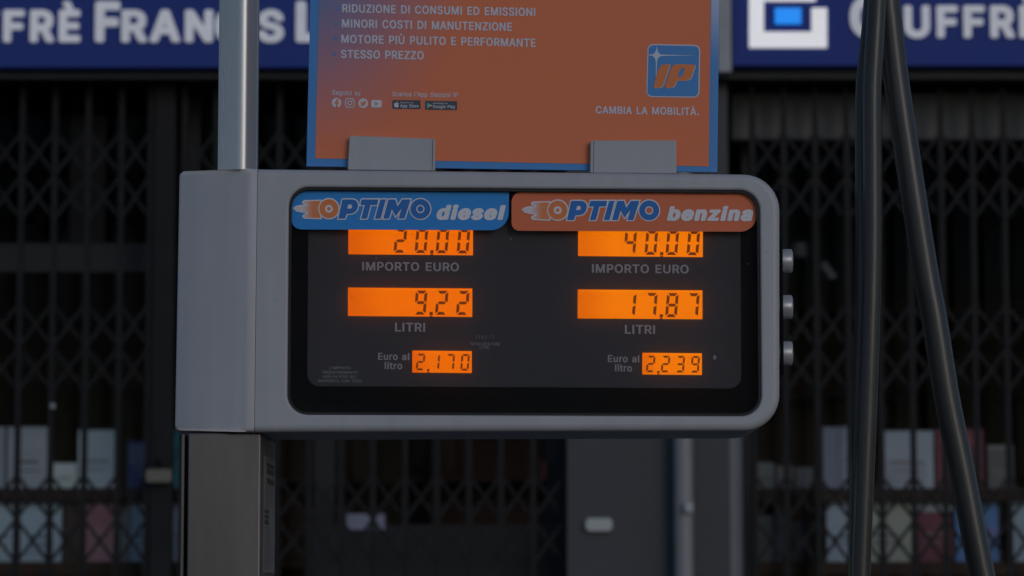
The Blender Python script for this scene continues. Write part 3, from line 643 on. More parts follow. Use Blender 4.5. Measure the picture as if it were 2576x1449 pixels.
M_GASKET = mat('black_rubber_gasket', (0.02, 0.02, 0.022), 0.6, spec=0.3)
M_GASKET2 = mat('totaliser_window', (0.035, 0.035, 0.038), 0.5, spec=0.2)
M_PANEL = mat('dark_grey_display_panel', (0.052, 0.050, 0.056), 0.6, spec=0.2, vary=0.08, scale=6)
M_LABEL = mat('grey_panel_print', (0.36, 0.345, 0.37), 0.6, spec=0.2, vary=0.06)
M_LABEL2 = mat('dim_grey_panel_print', (0.26, 0.255, 0.27), 0.6, spec=0.2, vary=0.12, scale=60)
M_BUTTON = mat('button_paint', (0.42, 0.43, 0.46), 0.35, metal=0.3, spec=0.5)
M_HOSE = mat('black_hose_rubber', (0.027, 0.026, 0.028), 0.42, spec=0.3, coat=0.38, vary=0.35, scale=14, bump=0.5, bscale=180, rvar=0.12, stretch=(1, 1, 0.25))
M_STICKER = mat('pale_sticker', (0.17, 0.165, 0.165), 0.6, vary=0.1, scale=30)
M_INK = mat('dark_ink', (0.03, 0.03, 0.035), 0.6)
M_BBLUE = mat('banner_blue_print', (0.022, 0.245, 0.68), 0.5, spec=0.3, vary=0.03)
M_BORANGE = mat('banner_orange_print', (0.68, 0.16, 0.07), 0.5, spec=0.3, vary=0.03)
M_WHITE = mat('white_print', (0.68, 0.69, 0.76), 0.5, spec=0.3, vary=0.03)
M_DBLUE = mat('dark_blue_print', (0.022, 0.155, 0.50), 0.5, spec=0.3, vary=0.03)
M_OPR = mat('orange_print', (0.72, 0.21, 0.07), 0.5, spec=0.3, vary=0.03)
M_PBLUE = mat('poster_blue_print', (0.065, 0.25, 0.60), 0.5, spec=0.3, vary=0.03)
M_SIGNBLUE = mat('sign_blue', (0.030, 0.055, 0.26), 0.5, spec=0.1, vary=0.05, scale=2)
M_SIGNLET = mat('sign_letter_white', (0.8, 0.8, 0.86), 0.4, emit=(0.85, 0.88, 1.0), estr=0.12)
M_LOGOLET = mat('sign_logo_white', (0.85, 0.85, 0.88), 0.4, emit=(0.98, 0.96, 1.0), estr=0.42)
M_LOGOAZ = mat('sign_logo_azure', (0.02, 0.35, 0.9), 0.4, emit=(0.0, 0.17, 0.72), estr=0.85)
M_GATE = mat('gate_dark_steel', (0.0155, 0.0155, 0.0175), 0.6, metal=0.0, spec=0.15, vary=0.4, scale=6)
M_SLATE = mat('slate_cladding', (0.060, 0.063, 0.074), 0.6, spec=0.3, vary=0.12, scale=1.5)
M_FRAME = mat('shopfront_frame', (0.036, 0.037, 0.041), 0.55, spec=0.2, vary=0.15)
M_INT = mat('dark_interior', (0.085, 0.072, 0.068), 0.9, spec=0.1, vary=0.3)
M_LINT = mat('lintel_grey', (0.115, 0.115, 0.12), 0.8, spec=0.2, vary=0.15, scale=4)
M_WOOD = mat('dark_brown_wood', (0.075, 0.045, 0.038), 0.7, spec=0.2, vary=0.3, scale=5)
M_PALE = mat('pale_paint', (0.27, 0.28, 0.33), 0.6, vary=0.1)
M_PIPE = mat('grey_pipe', (0.22, 0.222, 0.24), 0.45, vary=0.1)
M_PAPER = mat('white_paper', (0.75, 0.76, 0.78), 0.7, vary=0.04)
M_PAGES = mat('book_pages', (0.6, 0.57, 0.5), 0.9, vary=0.1, scale=80)
M_BRASS = mat('padlock_metal', (0.15, 0.135, 0.115), 0.4, metal=0.3)
M_GLASSW = mat_glass('shop_window_glass', gloss=0.05)
M_COVER = mat_glass('display_cover_glass', gloss=0.03, tint=(0.96, 0.96, 0.97), dust=0.045, rough=0.08)

def mat_lcd(name, col, edge, x0, x1):
    m = bpy.data.materials.new(name)
    m.use_nodes = True
    n, l = m.node_tree.nodes, m.node_tree.links
    b = n['Principled BSDF']
    b.inputs['Base Color'].default_value = (0.03, 0.006, 0.001, 1)
    b.inputs['Specular IOR Level'].default_value = 0.1
    b.inputs['Roughness'].default_value = 0.5
    tc = n.new('ShaderNodeTexCoord')
    sp = n.new('ShaderNodeSeparateXYZ')
    l.new(tc.outputs['Generated'], sp.inputs[0])
    mr = n.new('ShaderNodeMapRange')
    mr.interpolation_type = 'SMOOTHSTEP'
    mr.inputs['From Max'].default_value = 0.33
    l.new(sp.outputs['X'], mr.inputs['Value'])
    nz = n.new('ShaderNodeTexNoise')
    nz.inputs['Scale'].default_value = 3
    l.new(tc.outputs['Generated'], nz.inputs['Vector'])
    mx = n.new('ShaderNodeMix')
    mx.data_type = 'RGBA'
    mx.inputs['A'].default_value = (*edge, 1)
    mx.inputs['B'].default_value = (*col, 1)
    l.new(mr.outputs[0], mx.inputs['Factor'])
    l.new(mx.outputs['Result'], b.inputs['Emission Color'])
    b.inputs['Emission Strength'].default_value = 1.0
    return m
M_LCD1 = mat_lcd('lit_orange_display', (0.91, 0.160, 0.0), (0.76, 0.115, 0.0), 0, 1)
M_LCD2 = mat_lcd('lit_light_orange_display', (0.95, 0.205, 0.0), (0.80, 0.145, 0.0), 0, 1)
M_SEG = mat('display_segment', (0.03, 0.01, 0.005), 0.6, spec=0.1, emit=(0.13, 0.022, 0.006), estr=0.85)

# ================================================================== GROUND
def sheet_xy(x0, x1, y0, y1, z, n=1):
    bm = bmesh.new()
    vs = [bm.verts.new(p) for p in ((x0, y0, z), (x1, y0, z), (x1, y1, z), (x0, y1, z))]
    bm.faces.new(vs)
    return bm_mesh(bm)
g = struct(link('ground', sheet_xy(-300, 300, -300, 300, -0.004), M_ASPH))
r = struct(link('road', sheet_xy(-60, 60, -14, 1.6, 0.0), M_ASPH))
YG = 5.5          # gate plane
YS = 5.30         # sign front
pv = struct(link('pavement', box(-30, 30, 1.85, 5.38, -0.1, 0.13), M_PAVE))
kb = struct(link('kerb', box(-30, 30, 1.6, 1.85, -0.1, 0.135, bevel=0.015), M_KERB))
isl = tag(link('pump_island', box(-1.4, 2.0, -0.25, 0.65, 0, 0.14, bevel=0.02), M_KERB),
          'low concrete island under the fuel dispenser', 'kerb island')

# ================================================================== SHOP BUILDING
def BX(x, Y=YG): return W(x, 700, Y).x
def BZ(y, Y=YG): return W(1288, y, Y).z
shop = thing('shop_building', 'dark bookshop front with folding gates behind the fuel dispenser', 'building', (0, 6.5, 0.13))
ztop_open = BZ(176, YG)
link('facade_wall', box(-6, 6, 5.42, 5.62, ztop_open + 0.001, 6.5), M_WALL, shop)
link('outer_wall', box(-6, -2.2, 5.42, 5.62, 0.13, ztop_open), M_WALL, shop)
link('outer_wall', box(2.4, 6, 5.42, 5.62, 0.13, ztop_open), M_WALL, shop)
link('roof_slab', box(-6.2, 6.2, 5.3, 12.2, 6.501, 6.7), M_WALL, shop)
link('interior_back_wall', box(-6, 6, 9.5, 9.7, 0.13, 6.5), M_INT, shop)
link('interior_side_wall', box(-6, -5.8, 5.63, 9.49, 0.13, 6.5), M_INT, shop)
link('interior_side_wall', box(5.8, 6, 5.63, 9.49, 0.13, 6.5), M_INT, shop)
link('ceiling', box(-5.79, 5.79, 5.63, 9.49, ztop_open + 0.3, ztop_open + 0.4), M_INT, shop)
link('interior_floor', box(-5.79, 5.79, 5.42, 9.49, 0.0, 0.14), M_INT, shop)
# sill trim under the signs
link('sign_ledge', box(-2.1, 2.3, 5.36, 5.418, BZ(198, 5.36), BZ(176, 5.36)), M_FRAME, shop)
# slate pillar between gates
pil = link('pillar', box(BX(1425), BX(1830), 5.44, 5.70, 0.13, ztop_open), M_SLATE, shop)
link('pale_jamb', box(BX(1830) + .002, BX(1868), 5.56, 5.66, 0.13, BZ(480)), mat('jamb_paint', (0.20, 0.205, 0.25), 0.6, vary=0.1), shop)
# lintel panel behind the right gate
link('shutter_box', box(BX(1848), 2.4, 5.60, 5.75, BZ(352, 5.6), BZ(232, 5.6), bevel=0.01), M_LINT, shop)
# shopfront: frames and panes (window plane y=5.74)
YW = 5.74
def frame_bar(x0, x1, y0, y1, Yf=YW, d=0.05, nm='frame_bar', m=None):
    return link(nm, box(BX(x0, Yf), BX(x1, Yf), Yf, Yf + d, BZ(y1, Yf), BZ(y0, Yf)), m or M_FRAME, shop)
ZB = 2240
frame_bar(-120, 440, 612, 684)
frame_bar(384, 440, 190, 610); frame_bar(384, 440, 686, ZB)
frame_bar(172, 262, 290, 610, d=0.04, m=M_GATE)
frame_bar(795, 845, 190, 1318); frame_bar(790, 1420, 1320, ZB, d=0.04, nm='door_panel')
frame_bar(1372, 1420, 190, 1318)
frame_bar(470, 500, 190, ZB, d=0.04)
frame_bar(1868, 1884, 360, ZB); frame_bar(2545, 2640, 190, 225)
def pane(x0, x1, y0, y1, Yf=YW + 0.02):
    link('window_pane', box(BX(x0, Yf), BX(x1, Yf), Yf, Yf + 0.008, BZ(y1, Yf), BZ(y0, Yf)), M_GLASSW, shop)
pane(-120, 171, 186, 611); pane(263, 383, 186, 611)
pane(-120, 383, 685, ZB); pane(441, 469, 186, ZB); pane(501, 794, 186, ZB)
pane(846, 1371, 186, 1319); pane(1885, 2700, 353, ZB)

# ---------------- signs
def sign(x0, x1, ybot, label):
    zt = BZ(-190, YS)
    t = thing('shop_sign', label, 'shop sign', (BX((x0 + x1) / 2, YS), YS + 0.06, BZ(ybot, YS)), 'blue shop signs above the gates')
    link('sign_box', box(BX(x0, YS), BX(x1, YS), YS, 5.415, BZ(ybot, YS), zt, bevel=0.004), M_SIGNBLUE, t)
    return t
s1 = sign(-420, 1808, 170, 'blue shop sign with white lettering behind the poster and mast')
YL = YS - 0.002
def slet(t, s, p0, p1, cap):
    link('lettering', text_on(s, p0, p1, cap, YL, 'X', thick=0.008, spacing=0.02), M_SIGNLET, t)
slet(s1, 'G', (-282, 107), (-195, 107), 105); slet(s1, 'I', (-182, 107), (-162, 107), 84)
slet(s1, 'UFFRÈ', (-141, 107), (202, 107), 84)
slet(s1, 'F', (239, 107), (302, 107), 106)
slet(s1, 'RAN', (305, 107), (536, 107), 84); slet(s1, 'C', (541, 107), (602, 107), 84)
slet(s1, 'I', (614, 107), (634, 107), 84); slet(s1, 'S', (648, 107), (714, 107), 84)
slet(s1, 'L', (744, 107), (812, 107), 106)
s2 = sign(1846, 3100, 166, 'blue shop sign with square white logo behind the hoses')
slet(s2, 'G', (2138, 96), (2228, 96), 108); slet(s2, 'I', (2240, 96), (2260, 96), 84)
slet(s2, 'UFFRÈ', (2274, 96), (2618, 96), 84)
lg = [(1884, -22), (2052, -22), (2052, 4), (1921, 4), (1921, 81), (2041, 81), (2041, 21), (2080, 21), (2080, 121), (1884, 121)]
link('logo_bracket', outline_px([lg], YL, 0, 0.008), M_LOGOLET, s2)
link('logo_square', outline_px([[(1949, 21), (2015, 21), (2015, 61), (1949, 61)]], YL, 0, 0.008), M_LOGOAZ, s2)
tag(link('sign_divider', box(BX(1809.5, 5.28), BX(1844, 5.28), 5.28, 5.415, BZ(180, 5.28), BZ(-190, 5.28)), mat('divider_grey', (0.33, 0.34, 0.37), 0.6)),
    'grey upright strip between the two blue shop signs', 'divider')

# ---------------- folding gates
_lat = {}
def gate(label, xs, endpost=None, groups=(331, 763, 1196, 1629), ytop=178, post_right=True):
    xw = [BX(x) for x in xs]
    t = thing('folding_gate', label, 'security gate', (sum(xw) / len(xw), YG, 0.135), 'folding steel gates across the shop front')
    z0, z1 = 0.135, BZ(ytop) - 0.004
    org = t['org']
    um = box(-0.0100, 0.0100, -0.007, 0.007, z0 - org.z, z1 - org.z)
    um.materials.append(M_GATE)
    for x in xw:
        o = bpy.data.objects.new('upright', um)
        COL.objects.link(o)
        o.parent = t['ob']
        o.location = (x - org.x, 0, 0)
    # lattice bars
    hz = 111.0
    for a, b in zip(xw, xw[1:]):
        for gy in groups:
            for k in range(2):
                za, zb = BZ(gy + k * hz), BZ(gy + (k + 1) * hz)
                for sgn in (1, -1):
                    key = (round(b - a, 3), round(za - zb, 3), sgn)
                    if key not in _lat:
                        L = math.hypot(b - a, za - zb)
                        m_ = box(-L / 2, L / 2, -0.0016, 0.0016, -0.0054, 0.0054)
                        ang = math.atan2(za - zb, b - a) * sgn
                        m_.transform(Matrix.Rotation(-ang, 4, 'Y'))
                        m_.materials.append(M_GATE)
                        _lat[key] = m_
                    o = bpy.data.objects.new('lattice_bar', _lat[key])
                    COL.objects.link(o)
                    o.parent = t['ob']
                    o.location = ((a + b) / 2 - org.x, -0.0095 if sgn > 0 else 0.0095, (za + zb) / 2 - org.z)
    link('top_track', box(xw[0] - 0.02, xw[-1] + 0.02, YG - 0.02, YG + 0.02, z1 + 0.001, z1 + 0.012), M_GATE, t)
    if endpost:
        link('end_post', box(BX(endpost[0]), BX(endpost[1]), YG - 0.02, YG + 0.015, z0, z1 - 0.001, bevel=0.004), M_GATE, t)
    return t
gate('folding lattice gate at the left, ending at the padlocked post', [-453, -369, -285, -201, -117, -33, 51, 134, 218, 302, 376], (385, 438))
gate('folding lattice gate in the middle, behind the dispenser column', [461 + 80.0 * k for k in range(0, 13)])
gate('folding lattice gate at the right, behind the black hoses', [1895 + 79.4 * k for k in range(0, 14)])
# padlock on the left end post
pl = thing('padlock', 'pale padlock on the thick post of the left gate', 'padlock', W(398, 1214, YG - 0.06))
link('padlock_body', px_rect(366, 1180, 430, 1214, YG - 0.07, 0.022, r=6, bevel=0.003), M_BRASS, pl)
sh = [W(381, 1179, YG - 0.058), W(381, 1166, YG - 0.058), W(389, 1155, YG - 0.058), W(404, 1155, YG - 0.058), W(413, 1166, YG - 0.058), W(413, 1179, YG - 0.058)]
link('shackle', tube(sh, 0.007, 10), M_GATE, pl)
# small worn gate knob
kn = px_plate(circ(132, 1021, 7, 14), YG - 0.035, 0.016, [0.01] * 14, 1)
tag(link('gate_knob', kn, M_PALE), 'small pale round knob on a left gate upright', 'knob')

# ---------------- drainpipe and plate on the pillar
dp = thing('drainpipe', 'vertical grey drainpipe on the slate pillar', 'pipe', (BX(1716, 5.38), 5.38, 0.13))
px_ = BX(1716, 5.38)
link('pipe', tube([(px_, 5.385, 0.13), (px_, 5.385, 1.5), (px_, 5.385, BZ(186, 5.38))], 0.033, 20), M_PIPE, dp)
zc_ = BZ(1278, 5.38)
link('pipe_clip', box(px_ - 0.002, px_ + 0.030, 5.325, 5.36, zc_ - 0.018, zc_ + 0.018, bevel=0.008), mat('clip_grey', (0.38, 0.40, 0.42), 0.5), dp)
tag(link('wall_plate', px_rect(1472, 1303, 1541, 1337, 5.415, 0.024, r=13, bevel=0.004), mat('plate_grey', (0.42, 0.44, 0.45), 0.5)),
    'small pale rounded plate on the slate pillar left of the drainpipe', 'wall plate')

# ---------------- window display shelves and books
def shelf_unit(label, x0, x1, Y=5.93):
    a, b = BX(x0, Y), BX(x1, Y)
    t = thing('display_shelf', label, 'shelf', ((a + b) / 2, Y + 0.1, 0.14), 'wooden display shelves in the shop windows')
    zt = BZ(1228, Y); zt2 = BZ(1413, Y)
    link('shelf_board', box(a, b, Y - 0.03, Y + 0.22, BZ(1262, Y), zt, bevel=0.003), M_WOOD, t)
    link('shelf_board', box(a, b, Y - 0.03, Y + 0.22, BZ(1447, Y), zt2, bevel=0.003), M_WOOD, t)
    n = 4
    for i in range(n):
        x = a + (b - a) * (i + 0.02) / (n - 0.96)
        link('shelf_post', box(x - 0.015, x + 0.015, Y + 0.19, Y + 0.215, 0.14, BZ(1448, Y)), M_WOOD, t)
        link('shelf_post', box(x - 0.015, x + 0.015, Y + 0.19, Y + 0.215, zt2 + 0.001, BZ(1263, Y)), M_WOOD, t)
    return zt, zt2
zl, zl2 = shelf_unit('dark wooden display shelf behind the left gate', -90, 560)
zr, zr2 = shelf_unit('dark wooden display shelf behind the right gate', 2040, 2700)

def book(x0, x1, ytop, zbase, color, label, accent=None, acc=(0.15, 0.15, 0.85, 0.45), Y=5.95, thick=0.022, name='book', cat='book', rough=0.5):
    a, b = BX(x0, Y), BX(x1, Y)
    zt = BZ(ytop, Y)
    color = tuple(min(0.85, c * 1.22) for c in color)
    accent = accent and tuple(min(0.85, c * 1.22) for c in accent)
    t = thing(name, label, cat, ((a + b) / 2, Y + thick / 2, zbase), 'books standing in the shop window' if cat == 'book' else None)
    m = mat('cover_' + '_'.join(str(int(c * 100)) for c in color), color, rough, vary=0.06, scale=12)
    c = 0.002
    link('front_cover', box(a, b, Y, Y + c, zbase, zt), m, t)
    link('back_cover', box(a, b, Y + thick, Y + thick + c, zbase, zt), m, t)
    link('spine', box(a, a + c, Y + c + 0.0002, Y + thick - 0.0002, zbase, zt), m, t)
    link('pages', box(a + c + 0.0005, b - 0.004, Y + c + 0.0003, Y + thick - 0.0003, zbase + 0.003, zt - 0.003), M_PAGES, t)
    if b - a > 0.06:
        rb = random.Random(int(x0 * 7 + ytop))
        h = zt - zbase
        dark = mat('title_print_%d' % rb.randint(0, 3), rb.choice([(0.10, 0.10, 0.13), (0.22, 0.10, 0.10), (0.12, 0.18, 0.28), (0.30, 0.28, 0.24)]), 0.6)
        for vv, hh in ((rb.uniform(0.5, 0.6), 0.035), (rb.uniform(0.66, 0.72), 0.02)):
            wdt = rb.uniform(0.45, 0.7)
            link('cover_print', box(a + (b - a) * (0.5 - wdt / 2), a + (b - a) * (0.5 + wdt / 2), Y - 0.0022, Y - 0.0014, zt - h * (vv + hh), zt - h * vv), dark, t)
    if accent:
        u0, v0, u1, v1 = acc
        h = zt - zbase
        link('cover_print', box(a + (b - a) * u0, a + (b - a) * u1, Y - 0.0012, Y - 0.0002, zt - h * v1, zt - h * v0),
             mat('print_' + '_'.join(str(int(c * 100)) for c in accent), accent, 0.5), t)
    return t
WHT = (0.62, 0.72, 0.82)
book(-45, 18, 1074, zl, (0.34, 0.38, 0.46), 'grey blue book at the far left end of the upper left shelf')
book(26, 126, 1074, zl, (0.40, 0.43, 0.48), 'wide grey book standing on the upper left shelf', (0.46, 0.48, 0.53), (0.2, 0.1, 0.9, 0.35))
book(140, 199, 1165, zl, WHT, 'small white booklet between two taller books on the upper left shelf', thick=0.01)
book(203, 299, 1082, zl, (0.56, 0.64, 0.74), 'tall pale book standing on the upper left shelf', (0.52, 0.58, 0.68), (0.1, 0.45, 0.9, 0.7))
book(327, 382, 1110, zl, (0.06, 0.09, 0.28), 'navy blue book with a paler top on the upper left shelf', (0.18, 0.20, 0.34), (0.08, 0.06, 0.92, 0.5))
book(436, 496, 1080, zl, (0.05, 0.40, 0.44), 'teal book half hidden by the steel column', (0.05, 0.28, 0.33), (0.1, 0.3, 0.9, 0.55))
book(-50, 54, 1266, zl2, (0.50, 0.62, 0.74), 'pale blue book at the left end of the lower left shelf')
book(62, 163, 1266, zl2, (0.48, 0.60, 0.72), 'pale blue book second on the lower left shelf', (0.42, 0.52, 0.62), (0.15, 0.6, 0.85, 0.9))
book(172, 212, 1264, zl2, (0.07, 0.04, 0.035), 'narrow dark brown book on the lower left shelf')
book(217, 300, 1266, zl2, (0.56, 0.27, 0.31), 'pink book on the lower left shelf', (0.48, 0.20, 0.24), (0.12, 0.12, 0.88, 0.4))
book(303, 332, 1275, zl2, (0.30, 0.28, 0.28), 'narrow taupe book beside the pink book')
book(336, 382, 1268, zl2, (0.46, 0.56, 0.68), 'pale book right of the pink book on the lower left shelf')
book(436, 494, 1266, zl2, (0.48, 0.56, 0.70), 'pale blue book half hidden by the steel column')
book(2066, 2104, 1074, zr, (0.25, 0.27, 0.36), 'grey violet book at the left end of the upper right shelf')
book(2106, 2152, 1074, zr, (0.42, 0.50, 0.60), 'pale blue book with a darker stripe on the upper right shelf', (0.25, 0.28, 0.38), (0.0, 0.0, 0.3, 1.0))
book(2211, 2342, 1084, zr, (0.46, 0.50, 0.58), 'wide white book between the two hoses on the upper shelf', (0.40, 0.40, 0.47), (0.1, 0.5, 0.85, 0.95))
book(2348, 2468, 1078, zr, (0.19, 0.04, 0.06), 'dark red book behind the slanting hose on the upper shelf', (0.33, 0.07, 0.1), (0.15, 0.1, 0.85, 0.3))
book(2478, 2542, 1120, zr, (0.14, 0.135, 0.14), 'dark grey book right of the dark red book', (0.25, 0.23, 0.23), (0.0, 0.0, 1.0, 0.1))
book(2074, 2143, 1262, zr2, (0.48, 0.55, 0.64), 'pale grey book at the left end of the lower right shelf')
book(2150, 2284, 1254, zr2, (0.50, 0.50, 0.42), 'cream coloured book on the lower right shelf', (0.42, 0.42, 0.36), (0.15, 0.65, 0.85, 0.8))
book(2302, 2386, 1246, zr2, (0.22, 0.055, 0.085), 'red book with a white top band on the lower right shelf', (0.45, 0.48, 0.53), (0.0, 0.0, 1.0, 0.25))
book(2394, 2502, 1254, zr2, (0.13, 0.28, 0.58), 'bright blue book behind the slanting hose', (0.24, 0.24, 0.50), (0.2, 0.45, 0.95, 0.7))
book(2538, 2600, 1258, zr2, (0.44, 0.53, 0.62), 'pale book at the right edge of the lower shelf')
# centre window: card and a few dim items
Zc = W(0, 1332, 5.70).z
tag(link('notice_card', px_rect(872, 1293, 968, 1332, 5.728, 0.003), mat('lilac_card', (0.36, 0.37, 0.52), 0.7)),
    'small lilac card low on the middle shop door', 'card')
tag(link('red_tag', px_rect(1358, 1160, 1376, 1208, 5.70, 0.012, r=3), mat('dull_red', (0.13, 0.018, 0.012), 0.6)),
    'small dull red tag beside the slate pillar', 'tag')
zm, zm2 = shelf_unit('dark narrow display shelf deeper in the shop right of the drainpipe', 1886, 2050, 6.3)
for (x0, x1, yt, c, lb) in ((1893, 1940, 1296, (0.17, 0.18, 0.19), 'dim grey book on the lower shelf, nearest the drainpipe'),
                            (1948, 1984, 1284, (0.20, 0.22, 0.24), 'dim bluish book in the middle of the narrow lower shelf'),
                            (1992, 2040, 1312, (0.17, 0.16, 0.18), 'dim mauve book at the right of the narrow lower shelf')):
    book(x0, x1, yt, zm2, c, lb, Y=6.33)
for (x0, x1, yt, c, lb) in ((1900, 1944, 1164, (0.30, 0.31, 0.32), 'dim grey booklet deeper in the shop right of the drainpipe'),
                            (1950, 1990, 1172, (0.34, 0.30, 0.30), 'dim rosy booklet deeper in the shop right of the drainpipe'),
                            (1998, 2040, 1176, (0.24, 0.25, 0.28), 'dim slate booklet deeper in the shop left of the hoses')):
    book(x0, x1, yt, zm, c, lb, Y=6.33)
# glints on the window, imitated by pale made-up shapes hanging inside
hl = thing('window_glint', 'small pale made-up shape standing for window glints behind the right gate', 'glint shape', W(2050, 655, 6.6))
link('glint_long', tube([W(2070, 664, 6.6), W(2096, 700, 6.6)], 0.018, 12), M_PALE, hl)
link('glint_round', tube([W(2010, 612, 6.6), W(2010, 645, 6.6)], 0.028, 12), M_PALE, hl)
link('glint_arm', tube([W(2010, 630, 6.6), W(2040, 640, 6.6), W(2072, 668, 6.6)], 0.004, 8), M_FRAME, hl)
link('glint_rod', tube([W(2010, 612, 6.6), W(2010, 400, 6.6), Vector((W(2010, 400, 6.6).x, 6.6, ztop_open + 0.3))], 0.004, 8), M_FRAME, hl)
# bookcases at the back of the shop
def bookcase(x0, x1, label):
    t = thing('bookcase', label, 'bookcase', ((x0 + x1) / 2, 8.3, 0.14), 'bookcases at the back of the shop')
    link('back_panel', box(x0, x1, 8.45, 8.47, 0.14, 2.6), M_WOOD, t)
    for x in (x0, (x0 + x1) / 2, x1 - 0.02):
        link('side_board', box(x, x + 0.02, 8.15, 8.449, 0.14, 2.6), M_WOOD, t)
    for k in range(7):
        z = 0.3 + k * 0.36
        for h in range(2):
            xa = x0 + h * (x1 - x0) / 2 + 0.0205
            link('shelf', box(xa, xa + (x1 - x0) / 2 - 0.0415, 8.15, 8.449, z, z + 0.02), M_WOOD, t)
bookcase(0.95, 2.6, 'dark brown bookcase deep in the shop behind the right gate')
bookcase(-1.0, 0.3, 'dark brown bookcase deep in the shop behind the middle gate')

# ================================================================== FUEL DISPENSER
D = thing('fuel_dispenser', 'grey fuel dispenser with two price displays on a steel column', 'fuel pump', (-0.30, 0.15, 0.14))
DEPTH = 0.24
# --- housing frame (outer outline, inner opening)
outer = px_loop([(648.5, 424), (1962, 438), (1962, 1083), (640.5, 1087)], 0.0, [1.5, 92, 92, 1.5], 10)
inner = px_loop([(727, 470), (1911, 478), (1916, 1047), (722, 1043)], 0.0, [50, 52, 52, 52], 10)
xl_top = W(648.5, 424).x
def inset_no_left(lp, d):
    res = inset(lp, d)
    out = []
    for i, (p, q) in enumerate(zip(lp, res)):
        q = q.copy()
        if i < 11:
            q = Vector((p.x, p.y - d))
        elif i >= 33:
            q = Vector((p.x, p.y + d))
        out.append(q)
    return out
bm = bmesh.new()
R1, R2 = 0.010, 0.0035
prof = [(outer, DEPTH)]
for k in range(6):
    a = math.pi / 2 * k / 5
    prof.append((inset_no_left(outer, R1 * (1 - math.cos(a))), R1 - R1 * math.sin(a)))
for k in range(4):
    a = math.pi / 2 * (1 - k / 3)
    prof.append((inset(inner, -R2 * (1 - math.cos(a))), R2 - R2 * math.sin(a)))
prof.append((inner, 0.0385))
rings = [[bm.verts.new((p.x, y, p.y)) for p in lp] for lp, y in prof]
n_ = len(outer)
for a, b in zip(rings, rings[1:]):
    for i in range(n_):
        bm.faces.new([a[i], a[(i + 1) % n_], b[(i + 1) % n_], b[i]])
bm.faces.new(rings[0])
bm.faces.new(rings[-1])
hs = link('display_housing', bm_mesh(bm, smooth=math.radians(30)), M_PAINT, D)

# --- left side cover: turns away to the left
plan = [((647.3, 424.1), (639.3, 1087), 0.0005), ((634, 424.5), (626, 1086.8), 0.0012), ((622, 425), (614, 1086.6), 0.0045),
        ((612, 425.3), (604, 1086.3), 0.0105), ((456, 431), (444, 1083), 0.062), ((452.8, 431.2), (441, 1083), 0.066), ((452.0, 431.4), (440.3, 1083), 0.073)]
bm = bmesh.new()
tops, bots = [], []
for (tx, ty), (bx, by), Y in plan:
    tops.append(bm.verts.new(W(tx, ty, Y))); bots.append(bm.verts.new(W(bx, by, Y)))
for lst in (tops, bots):
    v = lst[-1].co.copy(); v.y = DEPTH; lst.append(bm.verts.new(v))
    v = lst[0].co.copy(); v.y = DEPTH; lst.append(bm.verts.new(v))
tf = bm.faces.new(tops); bf = bm.faces.new(list(reversed(bots)))
nn_ = len(tops)
for i in range(nn_):
    bm.faces.new([tops[i], tops[(i + 1) % nn_], bots[(i + 1) % nn_], bots[i]])
es = [e for e in tf.edges if max(v.co.y for v in e.verts) < 0.2] + [e for e in bf.edges if max(v.co.y for v in e.verts) < 0.2]
bmesh.ops.bevel(bm, geom=es, offset=0.008, segments=4, affect='EDGES', profile=0.5)
link('side_cover', bm_mesh(bm, smooth=math.radians(40)), M_PAINT_LIFT, D)

# --- screen backing, grey panel
link('screen_surround', px_plate([(727, 470), (1911, 478), (1916, 1047), (722, 1043)], 0.0330, 0.004, [50, 52, 52, 52], 10), M_BLACK, D)
gsk = bmesh.new()
ri = [inset(inner, 0.0002), inset(inner, 0.004)]
q0 = [gsk.verts.new((p.x, 0.0042, p.y)) for p in ri[0]]
q1 = [gsk.verts.new((p.x, 0.0042, p.y)) for p in ri[1]]
q2 = [gsk.verts.new((p.x, 0.0095, p.y)) for p in ri[1]]
q3 = [gsk.verts.new((p.x, 0.0095, p.y)) for p in ri[0]]
for A_, B_ in ((q0, q1), (q1, q2), (q2, q3), (q3, q0)):
    for i in range(n_):
        gsk.faces.new([A_[i], A_[(i + 1) % n_], B_[(i + 1) % n_], B_[i]])
link('gasket', bm_mesh(gsk, smooth=math.radians(30)), M_GASKET, D)
YP = 0.0310
panel = link('display_panel', px_plate([(776, 500), (1862, 508), (1865, 977), (773, 971)], YP, 0.0018, [5, 5, 30, 30], 8), M_PANEL, D)
PN = sub(panel, D)
YT = YP - 0.0004
def plab(s, p0, p1, cap, m=None, wt='B', ref='I'):
    link('lettering', text_on(s, p0, p1, cap, YT, wt, ref=ref, thick=0.0004), m or M_LABEL, PN)
plab('IMPORTO EURO', (911, 680.5), (1154.5, 682.5), 22)
plab('IMPORTO EURO', (1489, 686), (1732.5, 688), 22)
plab('LITRI', (993.5, 834), (1069.5, 834.7), 22.5)
plab('LITRI', (1572, 839.6), (1648, 840.2), 22.5)
plab('Euro al', (951, 905.4), (1029.5, 906.2), 18)
plab('litro', (967.7, 928.6), (1012, 929), 18, ref='l')
plab('Euro al', (1529.4, 911), (1608.3, 911.6), 18)
plab('litro', (1547, 934.2), (1590, 934.8), 18, ref='l')
plab('TOTALIZZATORE', (1181.5, 868.6), (1257.5, 869.4), 7.4, M_LABEL2, 'R')
plab('LITRI', (1206.5, 877.8), (1229.5, 878), 7.4, M_LABEL2, 'R')
plab("L'IMPORTO", (829, 928.7), (882, 929), 7, M_LABEL2, 'R')
plab('PREDETERMINATO', (811.7, 940), (900.3, 940.5), 7, M_LABEL2, 'R')
plab('NON FA FEDE NEL', (813.5, 950.8), (897.2, 951.3), 7, M_LABEL2, 'R')
plab('RAPPORTO CON TERZI', (801.3, 961.6), (910.2, 962.1), 7, M_LABEL2, 'R')
